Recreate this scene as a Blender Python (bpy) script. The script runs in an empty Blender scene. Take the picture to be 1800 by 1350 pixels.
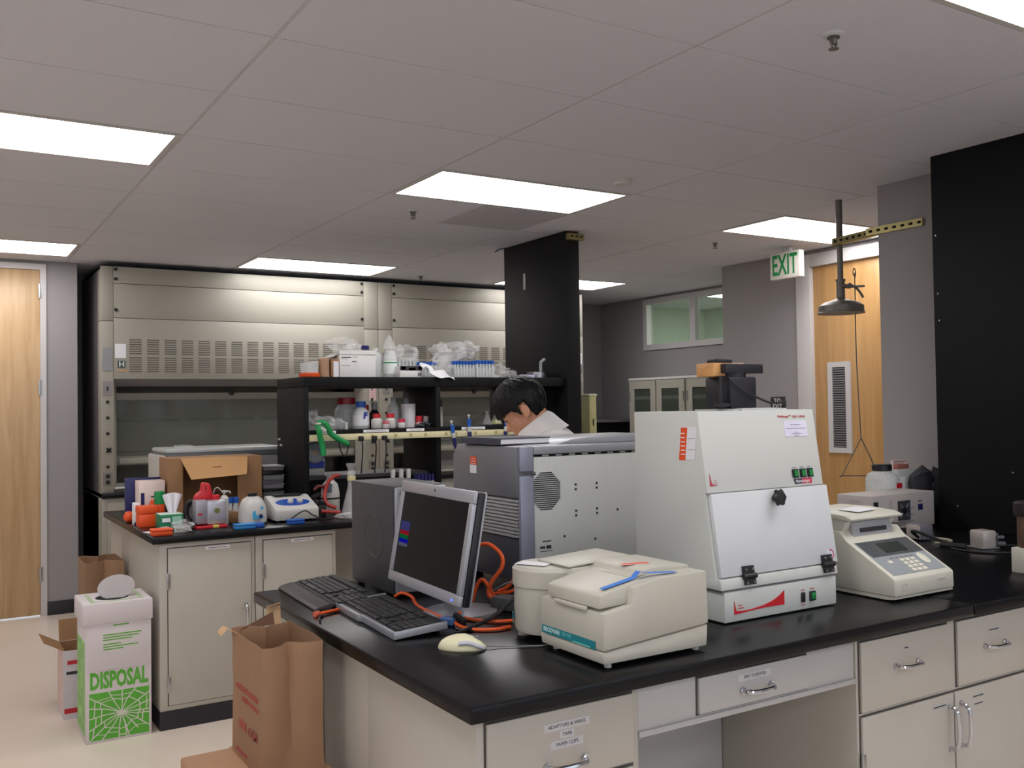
import bpy, bmesh, math, random
from mathutils import Vector, Matrix, noise
random.seed(7)
SC = bpy.context.scene
COL = SC.collection
PI = math.pi
# ------------------------------------------------------------------ camera
CAMZ = 1.55
YAW, PITCH, ROLL, FPX = .555185, .023507, -.014997, 1666.26
fw = Vector((math.sin(YAW)*math.cos(PITCH), math.cos(YAW)*math.cos(PITCH), math.sin(PITCH)))
rt = Vector((math.cos(YAW), -math.sin(YAW), 0)); up = rt.cross(fw)
r2 = math.cos(ROLL)*rt + math.sin(ROLL)*up; u2 = r2.cross(fw)
cd = bpy.data.cameras.new('camera'); cam = bpy.data.objects.new('camera', cd); COL.objects.link(cam)
cd.sensor_width = 36; cd.lens = FPX/1800*36; cd.clip_start = .05; cd.clip_end = 60
cam.matrix_world = Matrix(((r2.x, u2.x, -fw.x, 0), (r2.y, u2.y, -fw.y, 0), (r2.z, u2.z, -fw.z, CAMZ), (0, 0, 0, 1)))
SC.camera = cam
# ------------------------------------------------------------------ light and exposure
w = bpy.data.worlds.new('world'); SC.world = w; w.use_nodes = True
w.node_tree.nodes['Background'].inputs[0].default_value = (.78, .88, 1, 1)   # overcast daylight behind the windows at the viewer's back
w.node_tree.nodes['Background'].inputs[1].default_value = 1.5
LAMP = 7.2            # radiance of the ceiling diffusers
SC.view_settings.view_transform = 'Standard'; SC.view_settings.look = 'None'
SC.view_settings.gamma = 1; SC.view_settings.use_curve_mapping = False
SC.view_settings.exposure = 0.35
CEIL = 2.726; BT = .942   # ceiling height, bench top height
# ------------------------------------------------------------------ materials
def lin(c):
    return tuple((v/255/12.92 if v/255 <= .04045 else ((v/255+.055)/1.055)**2.4) for v in c) + (1,)
MATS = {}
def M(name, col, rough=.5, metal=0, var=.05, scale=14, bump=0, bscale=120, spec=.5, stretch=None, coat=0):
    if name in MATS: return MATS[name]
    m = bpy.data.materials.new(name); m.use_nodes = True; n = m.node_tree.nodes; l = m.node_tree.links
    b = n['Principled BSDF']
    b.inputs['Roughness'].default_value = rough; b.inputs['Metallic'].default_value = metal
    b.inputs['Specular IOR Level'].default_value = spec
    if coat: b.inputs['Coat Weight'].default_value = coat
    tc = n.new('ShaderNodeTexCoord'); mp = n.new('ShaderNodeMapping'); l.new(tc.outputs['Object'], mp.inputs[0])
    if stretch: mp.inputs['Scale'].default_value = stretch
    ns = n.new('ShaderNodeTexNoise'); ns.inputs['Scale'].default_value = scale; ns.inputs['Detail'].default_value = 4
    l.new(mp.outputs[0], ns.inputs['Vector'])
    mx = n.new('ShaderNodeMix'); mx.data_type = 'RGBA'
    c = lin(col)
    mx.inputs[6].default_value = tuple(max(0, v*(1-var*2)) for v in c[:3]) + (1,)
    mx.inputs[7].default_value = tuple(min(1, v*(1+var*2)) for v in c[:3]) + (1,)
    l.new(ns.outputs['Fac'], mx.inputs[0]); l.new(mx.outputs[2], b.inputs['Base Color'])
    if bump:
        n2 = n.new('ShaderNodeTexNoise'); n2.inputs['Scale'].default_value = bscale; l.new(mp.outputs[0], n2.inputs['Vector'])
        bp = n.new('ShaderNodeBump'); bp.inputs['Strength'].default_value = bump; bp.inputs['Distance'].default_value = .004
        l.new(n2.outputs['Fac'], bp.inputs['Height']); l.new(bp.outputs[0], b.inputs['Normal'])
    MATS[name] = m; return m
def CLEAR(name, col=(255, 255, 255), fac=.25, rough=.12, bump=0):
    """thin clear plastic or glass: transparent with a glossy, slightly milky coat"""
    if name in MATS: return MATS[name]
    m = bpy.data.materials.new(name); m.use_nodes = True; n = m.node_tree.nodes; l = m.node_tree.links
    b = n['Principled BSDF']; o = n['Material Output']
    b.inputs['Base Color'].default_value = lin(col); b.inputs['Roughness'].default_value = rough
    t = n.new('ShaderNodeBsdfTransparent'); t.inputs[0].default_value = tuple(.5+.5*v for v in lin(col)[:3]) + (1,)
    ns = n.new('ShaderNodeTexNoise'); ns.inputs['Scale'].default_value = 25
    mr = n.new('ShaderNodeMapRange'); mr.inputs[3].default_value = fac*.6; mr.inputs[4].default_value = fac*1.4
    l.new(ns.outputs['Fac'], mr.inputs[0])
    if bump:
        bp = n.new('ShaderNodeBump'); bp.inputs['Strength'].default_value = bump; l.new(ns.outputs['Fac'], bp.inputs['Height']); l.new(bp.outputs[0], b.inputs['Normal'])
    mx = n.new('ShaderNodeMixShader'); l.new(mr.outputs[0], mx.inputs[0]); l.new(t.outputs[0], mx.inputs[1]); l.new(b.outputs[0], mx.inputs[2])
    l.new(mx.outputs[0], o.inputs[0]); MATS[name] = m; return m
def EMIT(name, col, s):
    if name in MATS: return MATS[name]
    m = bpy.data.materials.new(name); m.use_nodes = True; n = m.node_tree.nodes; l = m.node_tree.links
    n.remove(n['Principled BSDF']); e = n.new('ShaderNodeEmission'); e.inputs[0].default_value = lin(col); e.inputs[1].default_value = s
    l.new(e.outputs[0], n['Material Output'].inputs[0]); MATS[name] = m; return m
def WOOD(name, c1, c2, rough=.35, axis=2):
    if name in MATS: return MATS[name]
    m = bpy.data.materials.new(name); m.use_nodes = True; n = m.node_tree.nodes; l = m.node_tree.links
    b = n['Principled BSDF']; b.inputs['Roughness'].default_value = rough
    tc = n.new('ShaderNodeTexCoord'); mp = n.new('ShaderNodeMapping'); s = [9, 9, 9]; s[axis] = .7; mp.inputs['Scale'].default_value = s
    l.new(tc.outputs['Object'], mp.inputs[0])
    ns = n.new('ShaderNodeTexNoise'); ns.inputs['Scale'].default_value = 2.2; ns.inputs['Detail'].default_value = 7; ns.inputs['Distortion'].default_value = .6
    l.new(mp.outputs[0], ns.inputs['Vector'])
    cr = n.new('ShaderNodeValToRGB'); cr.color_ramp.elements[0].position = .3; cr.color_ramp.elements[1].position = .7
    cr.color_ramp.elements[0].color = lin(c1); cr.color_ramp.elements[1].color = lin(c2)
    l.new(ns.outputs['Fac'], cr.inputs[0]); l.new(cr.outputs[0], b.inputs['Base Color']); MATS[name] = m; return m
m_wall = M('grey_wall_paint', (152, 148, 149), .75, var=.015, scale=3, bump=.05)
m_ceil = M('ceiling_tile_white', (210, 211, 219), .9, var=.012, scale=60)
m_grid = M('ceiling_grid_paint', (192, 192, 196), .8)
m_white = M('white_enamel', (200, 198, 194), .35, var=.015, scale=3)
m_cab = M('cream_cabinet_paint', (188, 183, 173), .38, var=.02, scale=3)
m_hood = M('hood_cream_paint', (158, 154, 143), .5, var=.015, scale=2)
m_hoodg = M('hood_grey_liner', (132, 128, 118), .5, var=.05, scale=4)
m_black = M('black_epoxy_top', (13, 13, 16), .26, var=.15, scale=40, spec=.25)
m_blackp = M('black_laminate', (17, 17, 19), .6, var=.06, scale=8, spec=.2)
m_dark = M('dark_void', (14, 13, 13), .8)
m_base = M('charcoal_vinyl_base', (38, 37, 44), .5)
m_frame = M('light_frame_paint', (200, 197, 197), .4, var=.01)
m_steel = M('brushed_steel', (190, 190, 192), .3, 1, var=.06, scale=40, stretch=(1, 1, 14))
m_chrome = M('chrome', (205, 205, 210), .14, 1, var=.02)
m_dsteel = M('dull_iron', (108, 103, 98), .45, .35, var=.12, scale=25)
m_rub = M('black_rubber', (22, 22, 24), .6)
m_plb = M('black_plastic', (28, 28, 32), .4)
m_plg = M('grey_plastic', (120, 120, 124), .45)
m_silver = M('silver_plastic', (168, 170, 178), .32, .35, var=.02)
m_beige = M('beige_plastic', (192, 189, 177), .42, var=.015, scale=4)
m_paper = M('white_paper', (232, 231, 236), .8, var=.01)
m_card = M('brown_cardboard', (156, 118, 82), .8, var=.06, scale=9)
m_kraft = M('kraft_paper', (152, 118, 90), .8, var=.06, scale=12, bump=.2, bscale=18)
m_kraftd = M('kraft_paper_inside', (120, 88, 68), .85, var=.06, scale=12)
m_red = M('red_plastic', (196, 32, 44), .35)
m_orange = M('orange_plastic', (232, 84, 30), .4)
m_cableo = M('orange_cable', (232, 92, 36), .45)
m_blue = M('blue_plastic', (34, 92, 186), .35)
m_lblue = M('light_blue_plastic', (50, 140, 214), .35)
m_navy = M('navy_plastic', (30, 32, 92), .4)
m_green = M('green_rubber', (18, 140, 74), .45)
m_clear = CLEAR('clear_plastic', fac=.16)
m_bag = CLEAR('crumpled_clear_film', fac=.2, rough=.1, bump=.6)
m_milk = CLEAR('milky_plastic', (236, 240, 240), fac=.6, rough=.35)
m_glass = CLEAR('pane_glass', (225, 235, 228), fac=.1, rough=.03)
m_ink = M('dark_ink', (50, 48, 54), .7)
m_redink = M('red_ink', (190, 40, 48), .7)
m_greenink = M('green_ink', (92, 176, 58), .7, var=.03)
m_teal = M('teal_print', (24, 128, 140), .5)
# ------------------------------------------------------------------ mesh building
class MB:
    def __init__(s): s.bm = bmesh.new()
    def _add(s, verts, faces):
        v = [s.bm.verts.new(p) for p in verts]
        for f in faces:
            try: s.bm.faces.new([v[i] for i in f])
            except ValueError: pass
        return v
    def bx(s, x0, x1, y0, y1, z0, z1, bev=0, seg=2):
        t = bmesh.new(); bmesh.ops.create_cube(t, size=1)
        for v in t.verts: v.co = Vector(((x0+x1)/2+v.co.x*(x1-x0), (y0+y1)/2+v.co.y*(y1-y0), (z0+z1)/2+v.co.z*(z1-z0)))
        if bev: bmesh.ops.bevel(t, geom=t.edges[:], offset=min(bev, .45*min(abs(x1-x0), abs(y1-y0), abs(z1-z0))), segments=seg, affect='EDGES', profile=.5)
        return s.join(t)
    def join(s, t, mat=None):
        if mat: t.transform(mat)
        t.verts.index_update(); v = [s.bm.verts.new(a.co) for a in t.verts]
        for f in t.faces:
            try: s.bm.faces.new([v[a.index] for a in f.verts])
            except ValueError: pass
        t.free(); return s
    def box(s, c, d, bev=0, rot=None, seg=2):
        t = MB(); t.bx(-d[0]/2, d[0]/2, -d[1]/2, d[1]/2, -d[2]/2, d[2]/2, bev, seg)
        m = Matrix.Translation(c)
        if rot: m = m @ (Matrix.Rotation(rot[2], 4, 'Z') @ Matrix.Rotation(rot[1], 4, 'Y') @ Matrix.Rotation(rot[0], 4, 'X'))
        return s.join(t.bm, m)
    def cyl(s, p0, p1, r0, r1=None, n=16, cap=True):
        p0, p1 = Vector(p0), Vector(p1); r1 = r0 if r1 is None else r1
        d = (p1-p0).normalized(); a = d.orthogonal().normalized(); b = d.cross(a)
        vs = []
        for p, r in ((p0, r0), (p1, r1)):
            for i in range(n): t = 2*PI*i/n; vs.append(p+(a*math.cos(t)+b*math.sin(t))*r)
        f = [(i, (i+1) % n, n+(i+1) % n, n+i) for i in range(n)]
        if cap: f += [tuple(range(n))[::-1], tuple(range(n, 2*n))]
        s._add(vs, f); return s
    def lathe(s, prof, c=(0, 0, 0), n=20, axis=None):
        c = Vector(c); vs = []; f = []
        for r, z in prof:
            for i in range(n): t = 2*PI*i/n; vs.append(Vector((r*math.cos(t), r*math.sin(t), z)))
        if axis:
            q = Vector((0, 0, 1)).rotation_difference(Vector(axis)); vs = [q @ v for v in vs]
        vs = [v+c for v in vs]
        for k in range(len(prof)-1):
            f += [(k*n+i, k*n+(i+1) % n, (k+1)*n+(i+1) % n, (k+1)*n+i) for i in range(n)]
        f += [tuple(range(n))[::-1], tuple(range((len(prof)-1)*n, len(prof)*n))]
        s._add(vs, f); return s
    def tube(s, pts, r, n=8, sub=6):
        P = [Vector(p) for p in pts]
        if sub > 1 and len(P) > 2:
            Q = []
            for i in range(len(P)-1):
                a, b, c, d = P[max(i-1, 0)], P[i], P[i+1], P[min(i+2, len(P)-1)]
                for k in range(sub):
                    t = k/sub
                    Q.append(.5*((2*b)+(c-a)*t+(2*a-5*b+4*c-d)*t*t+(3*b-a-3*c+d)*t**3))
            P = Q+[P[-1]]
        vs = []; up_ = None
        for i, p in enumerate(P):
            d = (P[min(i+1, len(P)-1)]-P[max(i-1, 0)]).normalized()
            up_ = d.orthogonal().normalized() if up_ is None else (up_-d*up_.dot(d)).normalized()
            b = d.cross(up_); rr = r(i/(len(P)-1)) if callable(r) else r
            vs += [p+(up_*math.cos(2*PI*k/n)+b*math.sin(2*PI*k/n))*rr for k in range(n)]
        f = []
        for i in range(len(P)-1): f += [(i*n+k, i*n+(k+1) % n, (i+1)*n+(k+1) % n, (i+1)*n+k) for k in range(n)]
        f += [tuple(range(n))[::-1], tuple(range((len(P)-1)*n, len(P)*n))]
        s._add(vs, f); return s
    def prism(s, pts, axis, a0, a1, bev=0):
        """polygon (two coordinates of the other axes, in x,y,z order) pushed along axis"""
        t = bmesh.new(); n = len(pts)
        def mk(p, a):
            return (a, p[0], p[1]) if axis == 'x' else (p[0], a, p[1]) if axis == 'y' else (p[0], p[1], a)
        v0 = [t.verts.new(mk(p, a0)) for p in pts]; v1 = [t.verts.new(mk(p, a1)) for p in pts]
        t.faces.new(v0); t.faces.new(v1[::-1])
        for i in range(n): t.faces.new((v0[i], v1[i], v1[(i+1) % n], v0[(i+1) % n]))
        bmesh.ops.recalc_face_normals(t, faces=t.faces)
        if bev: bmesh.ops.bevel(t, geom=t.edges[:], offset=bev, segments=2, affect='EDGES', profile=.5)
        return s.join(t)
    def sheet(s, g, th=0):
        """grid of points g[i][j]; th gives it thickness along the local normal"""
        ni, nj = len(g), len(g[0]); t = bmesh.new()
        v = [[t.verts.new(p) for p in row] for row in g]
        for i in range(ni-1):
            for j in range(nj-1): t.faces.new((v[i][j], v[i+1][j], v[i+1][j+1], v[i][j+1]))
        if th: bmesh.ops.recalc_face_normals(t, faces=t.faces); bmesh.ops.solidify(t, geom=t.faces[:], thickness=th)
        return s.join(t)
    def ell(s, c, r, sub=2, rot=None, jit=0, seed=0, freq=6):
        t = bmesh.new(); bmesh.ops.create_icosphere(t, subdivisions=sub, radius=1)
        for v in t.verts:
            if jit: v.co *= 1+jit*noise.noise(v.co*freq*.35+Vector((seed*3.1, seed*1.7, seed)))*2
            v.co = Vector((v.co.x*r[0], v.co.y*r[1], v.co.z*r[2]))
        m = Matrix.Translation(c)
        if rot: m = m @ rot
        return s.join(t, m)
    def mesh(s, name, smooth=35):
        bmesh.ops.recalc_face_normals(s.bm, faces=s.bm.faces)
        me = bpy.data.meshes.new(name); s.bm.to_mesh(me); s.bm.free()
        if smooth:
            for p in me.polygons: p.use_smooth = True
            me.set_sharp_from_angle(angle=math.radians(smooth))
        return me
def B(*a, **k): return MB().bx(*a, **k)
def tag(o, label, cat, group=None):
    o['label'] = label; o['category'] = cat
    if group: o['group'] = group
    return o
def T(name, label, cat, loc, rz=0, group=None):
    o = bpy.data.objects.new(name, None); o.empty_display_size = .05; COL.objects.link(o)
    o.location = loc; o.rotation_euler = (0, 0, rz); return tag(o, label, cat, group)
def wmat(o):
    m = Matrix.Translation(o.location) @ Matrix.Rotation(o.rotation_euler.z, 4, 'Z')
    return wmat(o.parent) @ m if o.parent else m
def P(name, mb, mat, parent, local=False, smooth=35, label=None):
    me = mb.mesh(name, smooth) if isinstance(mb, MB) else mb
    if not local: me.transform(wmat(parent).inverted())
    me.materials.append(mat); o = bpy.data.objects.new(name, me); COL.objects.link(o); o.parent = parent
    if label: o['label'] = label
    return o
def S(name, mb, mat, label=None, cat=None, group=None, kind=None, smooth=35):
    me = mb.mesh(name, smooth) if isinstance(mb, MB) else mb
    xs = [v.co for v in me.vertices]
    c = Vector((sum(v.x for v in xs)/len(xs), sum(v.y for v in xs)/len(xs), min(v.z for v in xs)))
    me.transform(Matrix.Translation(-c)); me.materials.append(mat)
    o = bpy.data.objects.new(name, me); COL.objects.link(o); o.location = c
    if label: tag(o, label, cat, group)
    if kind: o['kind'] = kind
    return o
def dup(o, loc=None, rz=None, label=None, parent=None):
    c = o.copy(); COL.objects.link(c); c.parent = parent
    if loc is not None: c.location = loc
    if rz is not None: c.rotation_euler = (0, 0, rz)
    if label: c['label'] = label
    for ch in list(o.children): dup(ch, parent=c)
    return c
def TXT(s, size, mat, parent, o, xd, yd, align='CENTER', name='lettering', th=.0006, sx=1, bold=0, label=None):
    """flat lettering, o the anchor in world space, xd the reading direction, yd the upward one"""
    cu = bpy.data.curves.new('t', 'FONT'); cu.body = s; cu.size = size; cu.align_x = align; cu.align_y = 'CENTER'; cu.extrude = th/2; cu.resolution_u = 2; cu.offset = bold
    ob = bpy.data.objects.new('t', cu); me = bpy.data.meshes.new_from_object(ob); bpy.data.objects.remove(ob); bpy.data.curves.remove(cu)
    xd, yd = Vector(xd).normalized(), Vector(yd).normalized(); zd = xd.cross(yd); o = Vector(o)+zd*th*.6
    me.transform(Matrix.Diagonal((sx, 1, 1, 1)))
    me.transform(Matrix(((xd.x, yd.x, zd.x, o.x), (xd.y, yd.y, zd.y, o.y), (xd.z, yd.z, zd.z, o.z), (0, 0, 0, 1))))
    me.name = name; return P(name, me, mat, parent, smooth=0, label=label)
def patch(o, xd, yd, w, h, th=.0008):
    """thin rectangle centred on o, used for stickers and notes"""
    o, xd, yd = Vector(o), Vector(xd).normalized(), Vector(yd).normalized(); zd = xd.cross(yd)
    m = MB(); m.bx(-w/2, w/2, -h/2, h/2, 0, th)
    m.bm.transform(Matrix(((xd.x, yd.x, zd.x, o.x), (xd.y, yd.y, zd.y, o.y), (xd.z, yd.z, zd.z, o.z), (0, 0, 0, 1)))); return m
X, Y, Z = Vector((1, 0, 0)), Vector((0, 1, 0)), Vector((0, 0, 1))
# ================================================================== THE SETTING
def struct(name, mb, mat, parent=None):
    if parent: return P(name, mb, mat, parent)
    return S(name, mb, mat, kind='structure')
m_floor = M('polished_vinyl_floor', (226, 212, 198), .22, var=.02, scale=1.6, spec=.4)
struct('floor', B(-3.2, 8.7, -4, 9, -.06, 0), m_floor)
GX, GY = .94, 3.518
LX = [.94+1.2192*k for k in (-3, -1, 1, 3)]; LY = [GY+.6096*k for k in (-9, -4, 1, 6)]
ceil = struct('ceiling', B(-3.2, 8.7, -4, 9, CEIL+.0022, CEIL+.06), m_grid)
tile_w = B(0, 1.2192-.014, 0, .6096-.006, 0, .0022).mesh('tile', 0); tile_w.materials.append(m_ceil)
def add_tile(x, y):
    o = bpy.data.objects.new('tile', tile_w); COL.objects.link(o); o.parent = ceil
    o.location = Vector((x+.007, y+.003, CEIL))-ceil.location
k0 = -3
for i in range(-3, 6):
    for j in range(-12, 9):
        x, y = GX+1.2192*i, GY+.6096*j
        if any(abs(x-a) < .1 for a in LX) and any(abs(y-b) < .1 for b in LY): continue
        if i >= 4 and j <= 3: continue
        add_tile(x, y)
# walls
struct('wall_left', B(-3.2, -.20, 8.1, 8.22, 0, CEIL).bx(.80, 1.02, 8.1, 8.22, 0, CEIL).bx(-.20, .80, 8.1, 8.22, 2.70, CEIL).bx(.90, 1.02, 8.22, 9, 0, CEIL), m_wall)
struct('wall_back', B(1.02, 6.9, 8.9, 9.0, 0, CEIL), m_wall)
wr = B(5.88, 6.0, 5.17, 6.0, 0, CEIL).bx(5.88, 6.0, -4, 4.05, 0, CEIL).bx(5.88, 6.0, 4.05, 5.17, 2.70, CEIL).bx(6.0, 6.76, 5.9, 6.0, 0, CEIL)
struct('wall_right', wr, m_wall)
struct('wall_window', B(6.76, 6.88, 6.0, 6.50, 0, CEIL).bx(6.76, 6.88, 8.1, 8.9, 0, CEIL).bx(6.76, 6.88, 6.50, 8.1, 0, 2.14).bx(6.76, 6.88, 6.50, 8.1, 2.70, CEIL), m_wall)
struct('wall_pier', B(4.44, 4.98, 2.42, 3.33, 0, CEIL), m_wall)
m_wallw = M('white_wall_paint', (226, 226, 226), .8, var=.01)
struct('wall_front', B(-3.2, 5.88, -4.1, -4, 0, .95).bx(-3.2, 5.88, -4.1, -4, 2.55, CEIL).bx(-3.2, -2.9, -4.1, -4, .95, 2.55).bx(5.5, 5.88, -4.1, -4, .95, 2.55).bx(-.2, .1, -4.1, -4, .95, 2.55).bx(2.6, 2.9, -4.1, -4, .95, 2.55), m_wallw)
for k, (a, b) in enumerate(((-2.9, -.2), (.1, 2.6), (2.9, 5.5))):
    wf = struct('window_%d' % (k+2), B(a, b, -4.07, -4.03, .95, 1.0).bx(a, b, -4.07, -4.03, 2.5, 2.55).bx(a, a+.05, -4.07, -4.03, 1.0, 2.5).bx(b-.05, b, -4.07, -4.03, 1.0, 2.5).bx((a+b)/2-.02, (a+b)/2+.02, -4.07, -4.03, 1.0, 2.5), m_frame)
    for c, d in ((a+.05, (a+b)/2-.02), ((a+b)/2+.02, b-.05)): P('pane', B(c, d, -4.055, -4.05, 1.0, 2.5), CLEAR('outer_glass', (250, 252, 255), fac=.03, rough=.02), wf)
struct('ground', B(-30, 30, -40, -4.1, -.3, -.2), M('pale_paving', (186, 184, 178), .8))
struct('wall_side', B(-3.3, -3.2, -4.1, 8.22, 0, CEIL), m_wallw)
# neighbouring room behind the high window
m_green_wall = M('pale_green_paint', (196, 208, 190), .8)
struct('wall_corridor', B(8.4, 8.5, 5.9, 9, 0, CEIL).bx(6.88, 8.4, 8.9, 9, 0, CEIL).bx(6.88, 8.4, 5.9, 6.0, 0, CEIL), m_green_wall)
struct('baseboard_left', B(.80, 1.023, 8.09, 8.1, 0, .105, bev=.002).bx(-3.2, -.20, 8.09, 8.1, 0, .105), m_base)
struct('baseboard_right', B(5.87, 5.88, 5.17, 6.0, 0, .105).bx(5.87, 5.88, -4, 4.05, 0, .105), m_base)
# doors
m_wood1 = WOOD('maple_door', (186, 152, 112), (206, 174, 134)); m_wood2 = WOOD('honey_door', (174, 132, 82), (194, 152, 100))
d1 = struct('door_1', B(-.15, .757, 8.105, 8.15, .01, 2.655, bev=.002), m_wood1)
P('door_frame', B(.757, .80, 8.085, 8.18, 0, 2.70).bx(-.20, -.15, 8.085, 8.18, 0, 2.70).bx(-.15, .757, 8.085, 8.18, 2.655, 2.70), m_frame, d1)
for z in (2.49, 1.75, .32): P('hinge', MB().cyl((.758, 8.088, z-.055), (.758, 8.088, z+.055), .009, n=10).bx(.745, .772, 8.082, 8.09, z-.055, z+.055), m_steel, d1)
d2 = struct('door_2', B(5.90, 5.945, 4.10, 5.03, .01, 2.60, bev=.002), m_wood2)
P('door_frame', B(5.86, 5.97, 5.03, 5.17, 0, 2.70, bev=.004).bx(5.86, 5.97, 4.05, 4.10, 0, 2.70).bx(5.86, 5.97, 4.10, 5.03, 2.60, 2.70, bev=.004), m_frame, d2)
lv = P('vent_frame', B(5.885, 5.902, 4.69, 4.90, 1.16, 1.20).bx(5.885, 5.902, 4.69, 4.90, 1.81, 1.85).bx(5.885, 5.902, 4.69, 4.735, 1.20, 1.81).bx(5.885, 5.902, 4.855, 4.90, 1.20, 1.81), m_frame, d2)
P('vent_back', B(5.897, 5.9, 4.735, 4.855, 1.2, 1.81), M('vent_dark', (66, 60, 52), .7), d2)
slat = B(5.887, 5.897, 4.735, 4.855, 0, .010).mesh('slat', 0); slat.transform(wmat(d2).inverted()); slat.materials.append(m_plg)
for k in range(34):
    o = bpy.data.objects.new('slat', slat); COL.objects.link(o); o.parent = d2; o.location = (0, 0, 1.205+k*.0178)
# high window
w1 = struct('window_1', B(6.735, 6.80, 8.04, 8.1, 2.14, 2.70).bx(6.735, 6.80, 6.50, 6.56, 2.14, 2.70).bx(6.735, 6.80, 7.27, 7.35, 2.2, 2.64).bx(6.735, 6.80, 6.56, 8.04, 2.64, 2.70).bx(6.735, 6.80, 6.56, 8.04, 2.14, 2.20), m_frame)
for a, b in ((6.56, 7.27), (7.35, 8.04)): P('pane', B(6.775, 6.781, a, b, 2.2, 2.64), m_glass, w1)
# ================================================================== CEILING FITTINGS
m_lamp = EMIT('lamp_diffuser', (255, 252, 251), LAMP)
LN = {(1, 2): 'rectangular ceiling light panel at left edge, nearer of the two there', (2, 2): 'large rectangular ceiling light panel in front of the tall black column',
      (3, 2): 'rectangular ceiling light panel behind the emergency shower pipe', (1, 3): 'small far ceiling light panel above the wooden door at left',
      (2, 3): 'far ceiling light panel close to the fume hood tops, left of the black column', (3, 3): 'far ceiling light panel half hidden behind the black column',
      (2, 1): 'ceiling light panel cut off by the top right corner'}
for i, x in enumerate(LX):
    for j, y in enumerate(LY):
        if (i, j) == (0, 3): continue
        lab = LN.get((i, j), 'ceiling light panel behind or beside the viewer, out of the picture')
        t = T('ceiling_light', lab, 'ceiling light', (x+.61, y+.305, CEIL), group='ceiling light panels')
        a, b, c, d = x+.012, x+1.207, y+.008, y+.602
        P('frame', B(a, b, c, c+.02, CEIL-.004, CEIL+.003).bx(a, b, d-.02, d, CEIL-.004, CEIL+.003).bx(a, a+.02, c+.02, d-.02, CEIL-.004, CEIL+.003).bx(b-.02, b, c+.02, d-.02, CEIL-.004, CEIL+.003), m_white, t)
        P('diffuser', B(a+.02, b-.02, c+.02, d-.02, CEIL-.002, CEIL+.002), m_lamp, t)
t = T('ceiling_light', 'ceiling light in the neighbouring room seen through the high window', 'ceiling light', (7.6, 7.4, CEIL))
P('frame', B(7.0, 8.2, 7.1, 7.7, CEIL-.004, CEIL+.003), m_white, t); P('diffuser', B(7.03, 8.17, 7.13, 7.67, CEIL-.008, CEIL-.004), EMIT('corridor_diffuser', (246, 250, 238), 9), t)
def sprinkler(x, y, lab):
    t = T('sprinkler', lab, 'sprinkler', (x, y, CEIL), group='ceiling sprinklers')
    P('escutcheon', MB().lathe([(.036, .0), (.034, -.006), (.02, -.009), (.0, -.009)], (x, y, CEIL), 18), m_ceil, t)
    P('body', MB().lathe([(.02, -.006), (.02, -.014), (.012, -.016), (.009, -.03), (.007, -.034), (.0, -.034)], (x, y, CEIL), 14), m_dsteel, t)
    P('frame_arm', MB().tube([(x-.012, y, CEIL-.016), (x-.014, y, CEIL-.03), (x, y, CEIL-.045), (x+.014, y, CEIL-.03), (x+.012, y, CEIL-.016)], .003, 6, 4), m_dsteel, t)
    P('deflector', MB().lathe([(.003, -.044), (.017, -.047), (.017, -.049), (.0, -.05)], (x, y, CEIL), 14), m_dsteel, t)
sprinkler(2.475, 2.006, 'large near ceiling sprinkler, top right above the dark panel')
sprinkler(2.477, 5.084, 'ceiling sprinkler left of the column, below the big light panel')
sprinkler(4.897, 5.059, 'ceiling sprinkler left of the green exit sign')
sprinkler(3.747, 7.55, 'tiny far ceiling sprinkler above the fume hood')
t = T('smoke_detector', 'round white smoke detector on the ceiling right of the big light', 'smoke detector', (3.089, 3.86, CEIL))
P('base', MB().lathe([(.052, 0), (.052, -.008), (.0, -.008)], (3.089, 3.86, CEIL), 24), m_white, t)
P('housing', MB().lathe([(.046, -.008), (.046, -.022), (.034, -.032), (.0, -.034)], (3.089, 3.86, CEIL), 24), m_white, t)
t = T('return_air_grille', 'grey square air grille in the ceiling beside the big light panel', 'vent', (3.06, 5.04, CEIL))
m_grille = M('grille_grey', (188, 187, 191), .7)
P('frame', B(2.775, 3.37, 4.745, 5.345, CEIL-.003, CEIL+.002), m_grille, t)
gs = B(2.79, 3.355, 0, .008, CEIL-.006, CEIL-.003).mesh('louvre', 0); gs.transform(wmat(t).inverted()); gs.materials.append(m_grille)
for k in range(28):
    o = bpy.data.objects.new('louvre', gs); COL.objects.link(o); o.parent = t; o.location = (0, 4.76+k*.0205, 0)
# exit sign
t = T('exit_sign', 'lit white exit sign with green letters hanging from the ceiling', 'exit sign', (5.54, 4.97, 2.50))
P('box', B(5.52, 5.575, 4.83, 5.115, 2.485, 2.685, bev=.004), M('sign_white', (226, 222, 212), .4), t)
P('mount', B(5.535, 5.56, 4.93, 5.01, 2.685, CEIL), m_frame, t)
TXT('EXIT', .215, m_green, t, (5.519, 4.972, 2.582), -Y, Z, bold=.004, sx=.56)
t = T('wall_sign', 'small black wall plate reading to exit beside the door frame', 'sign', (5.875, 5.39, 1.5))
P('plate', B(5.868, 5.878, 5.315, 5.465, 1.435, 1.595, bev=.004), M('sign_black', (34, 24, 26), .4), t)
TXT('TO', .05, m_paper, t, (5.867, 5.39, 1.562), -Y, Z); TXT('EXIT', .05, m_paper, t, (5.867, 5.39, 1.516), -Y, Z)
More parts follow.
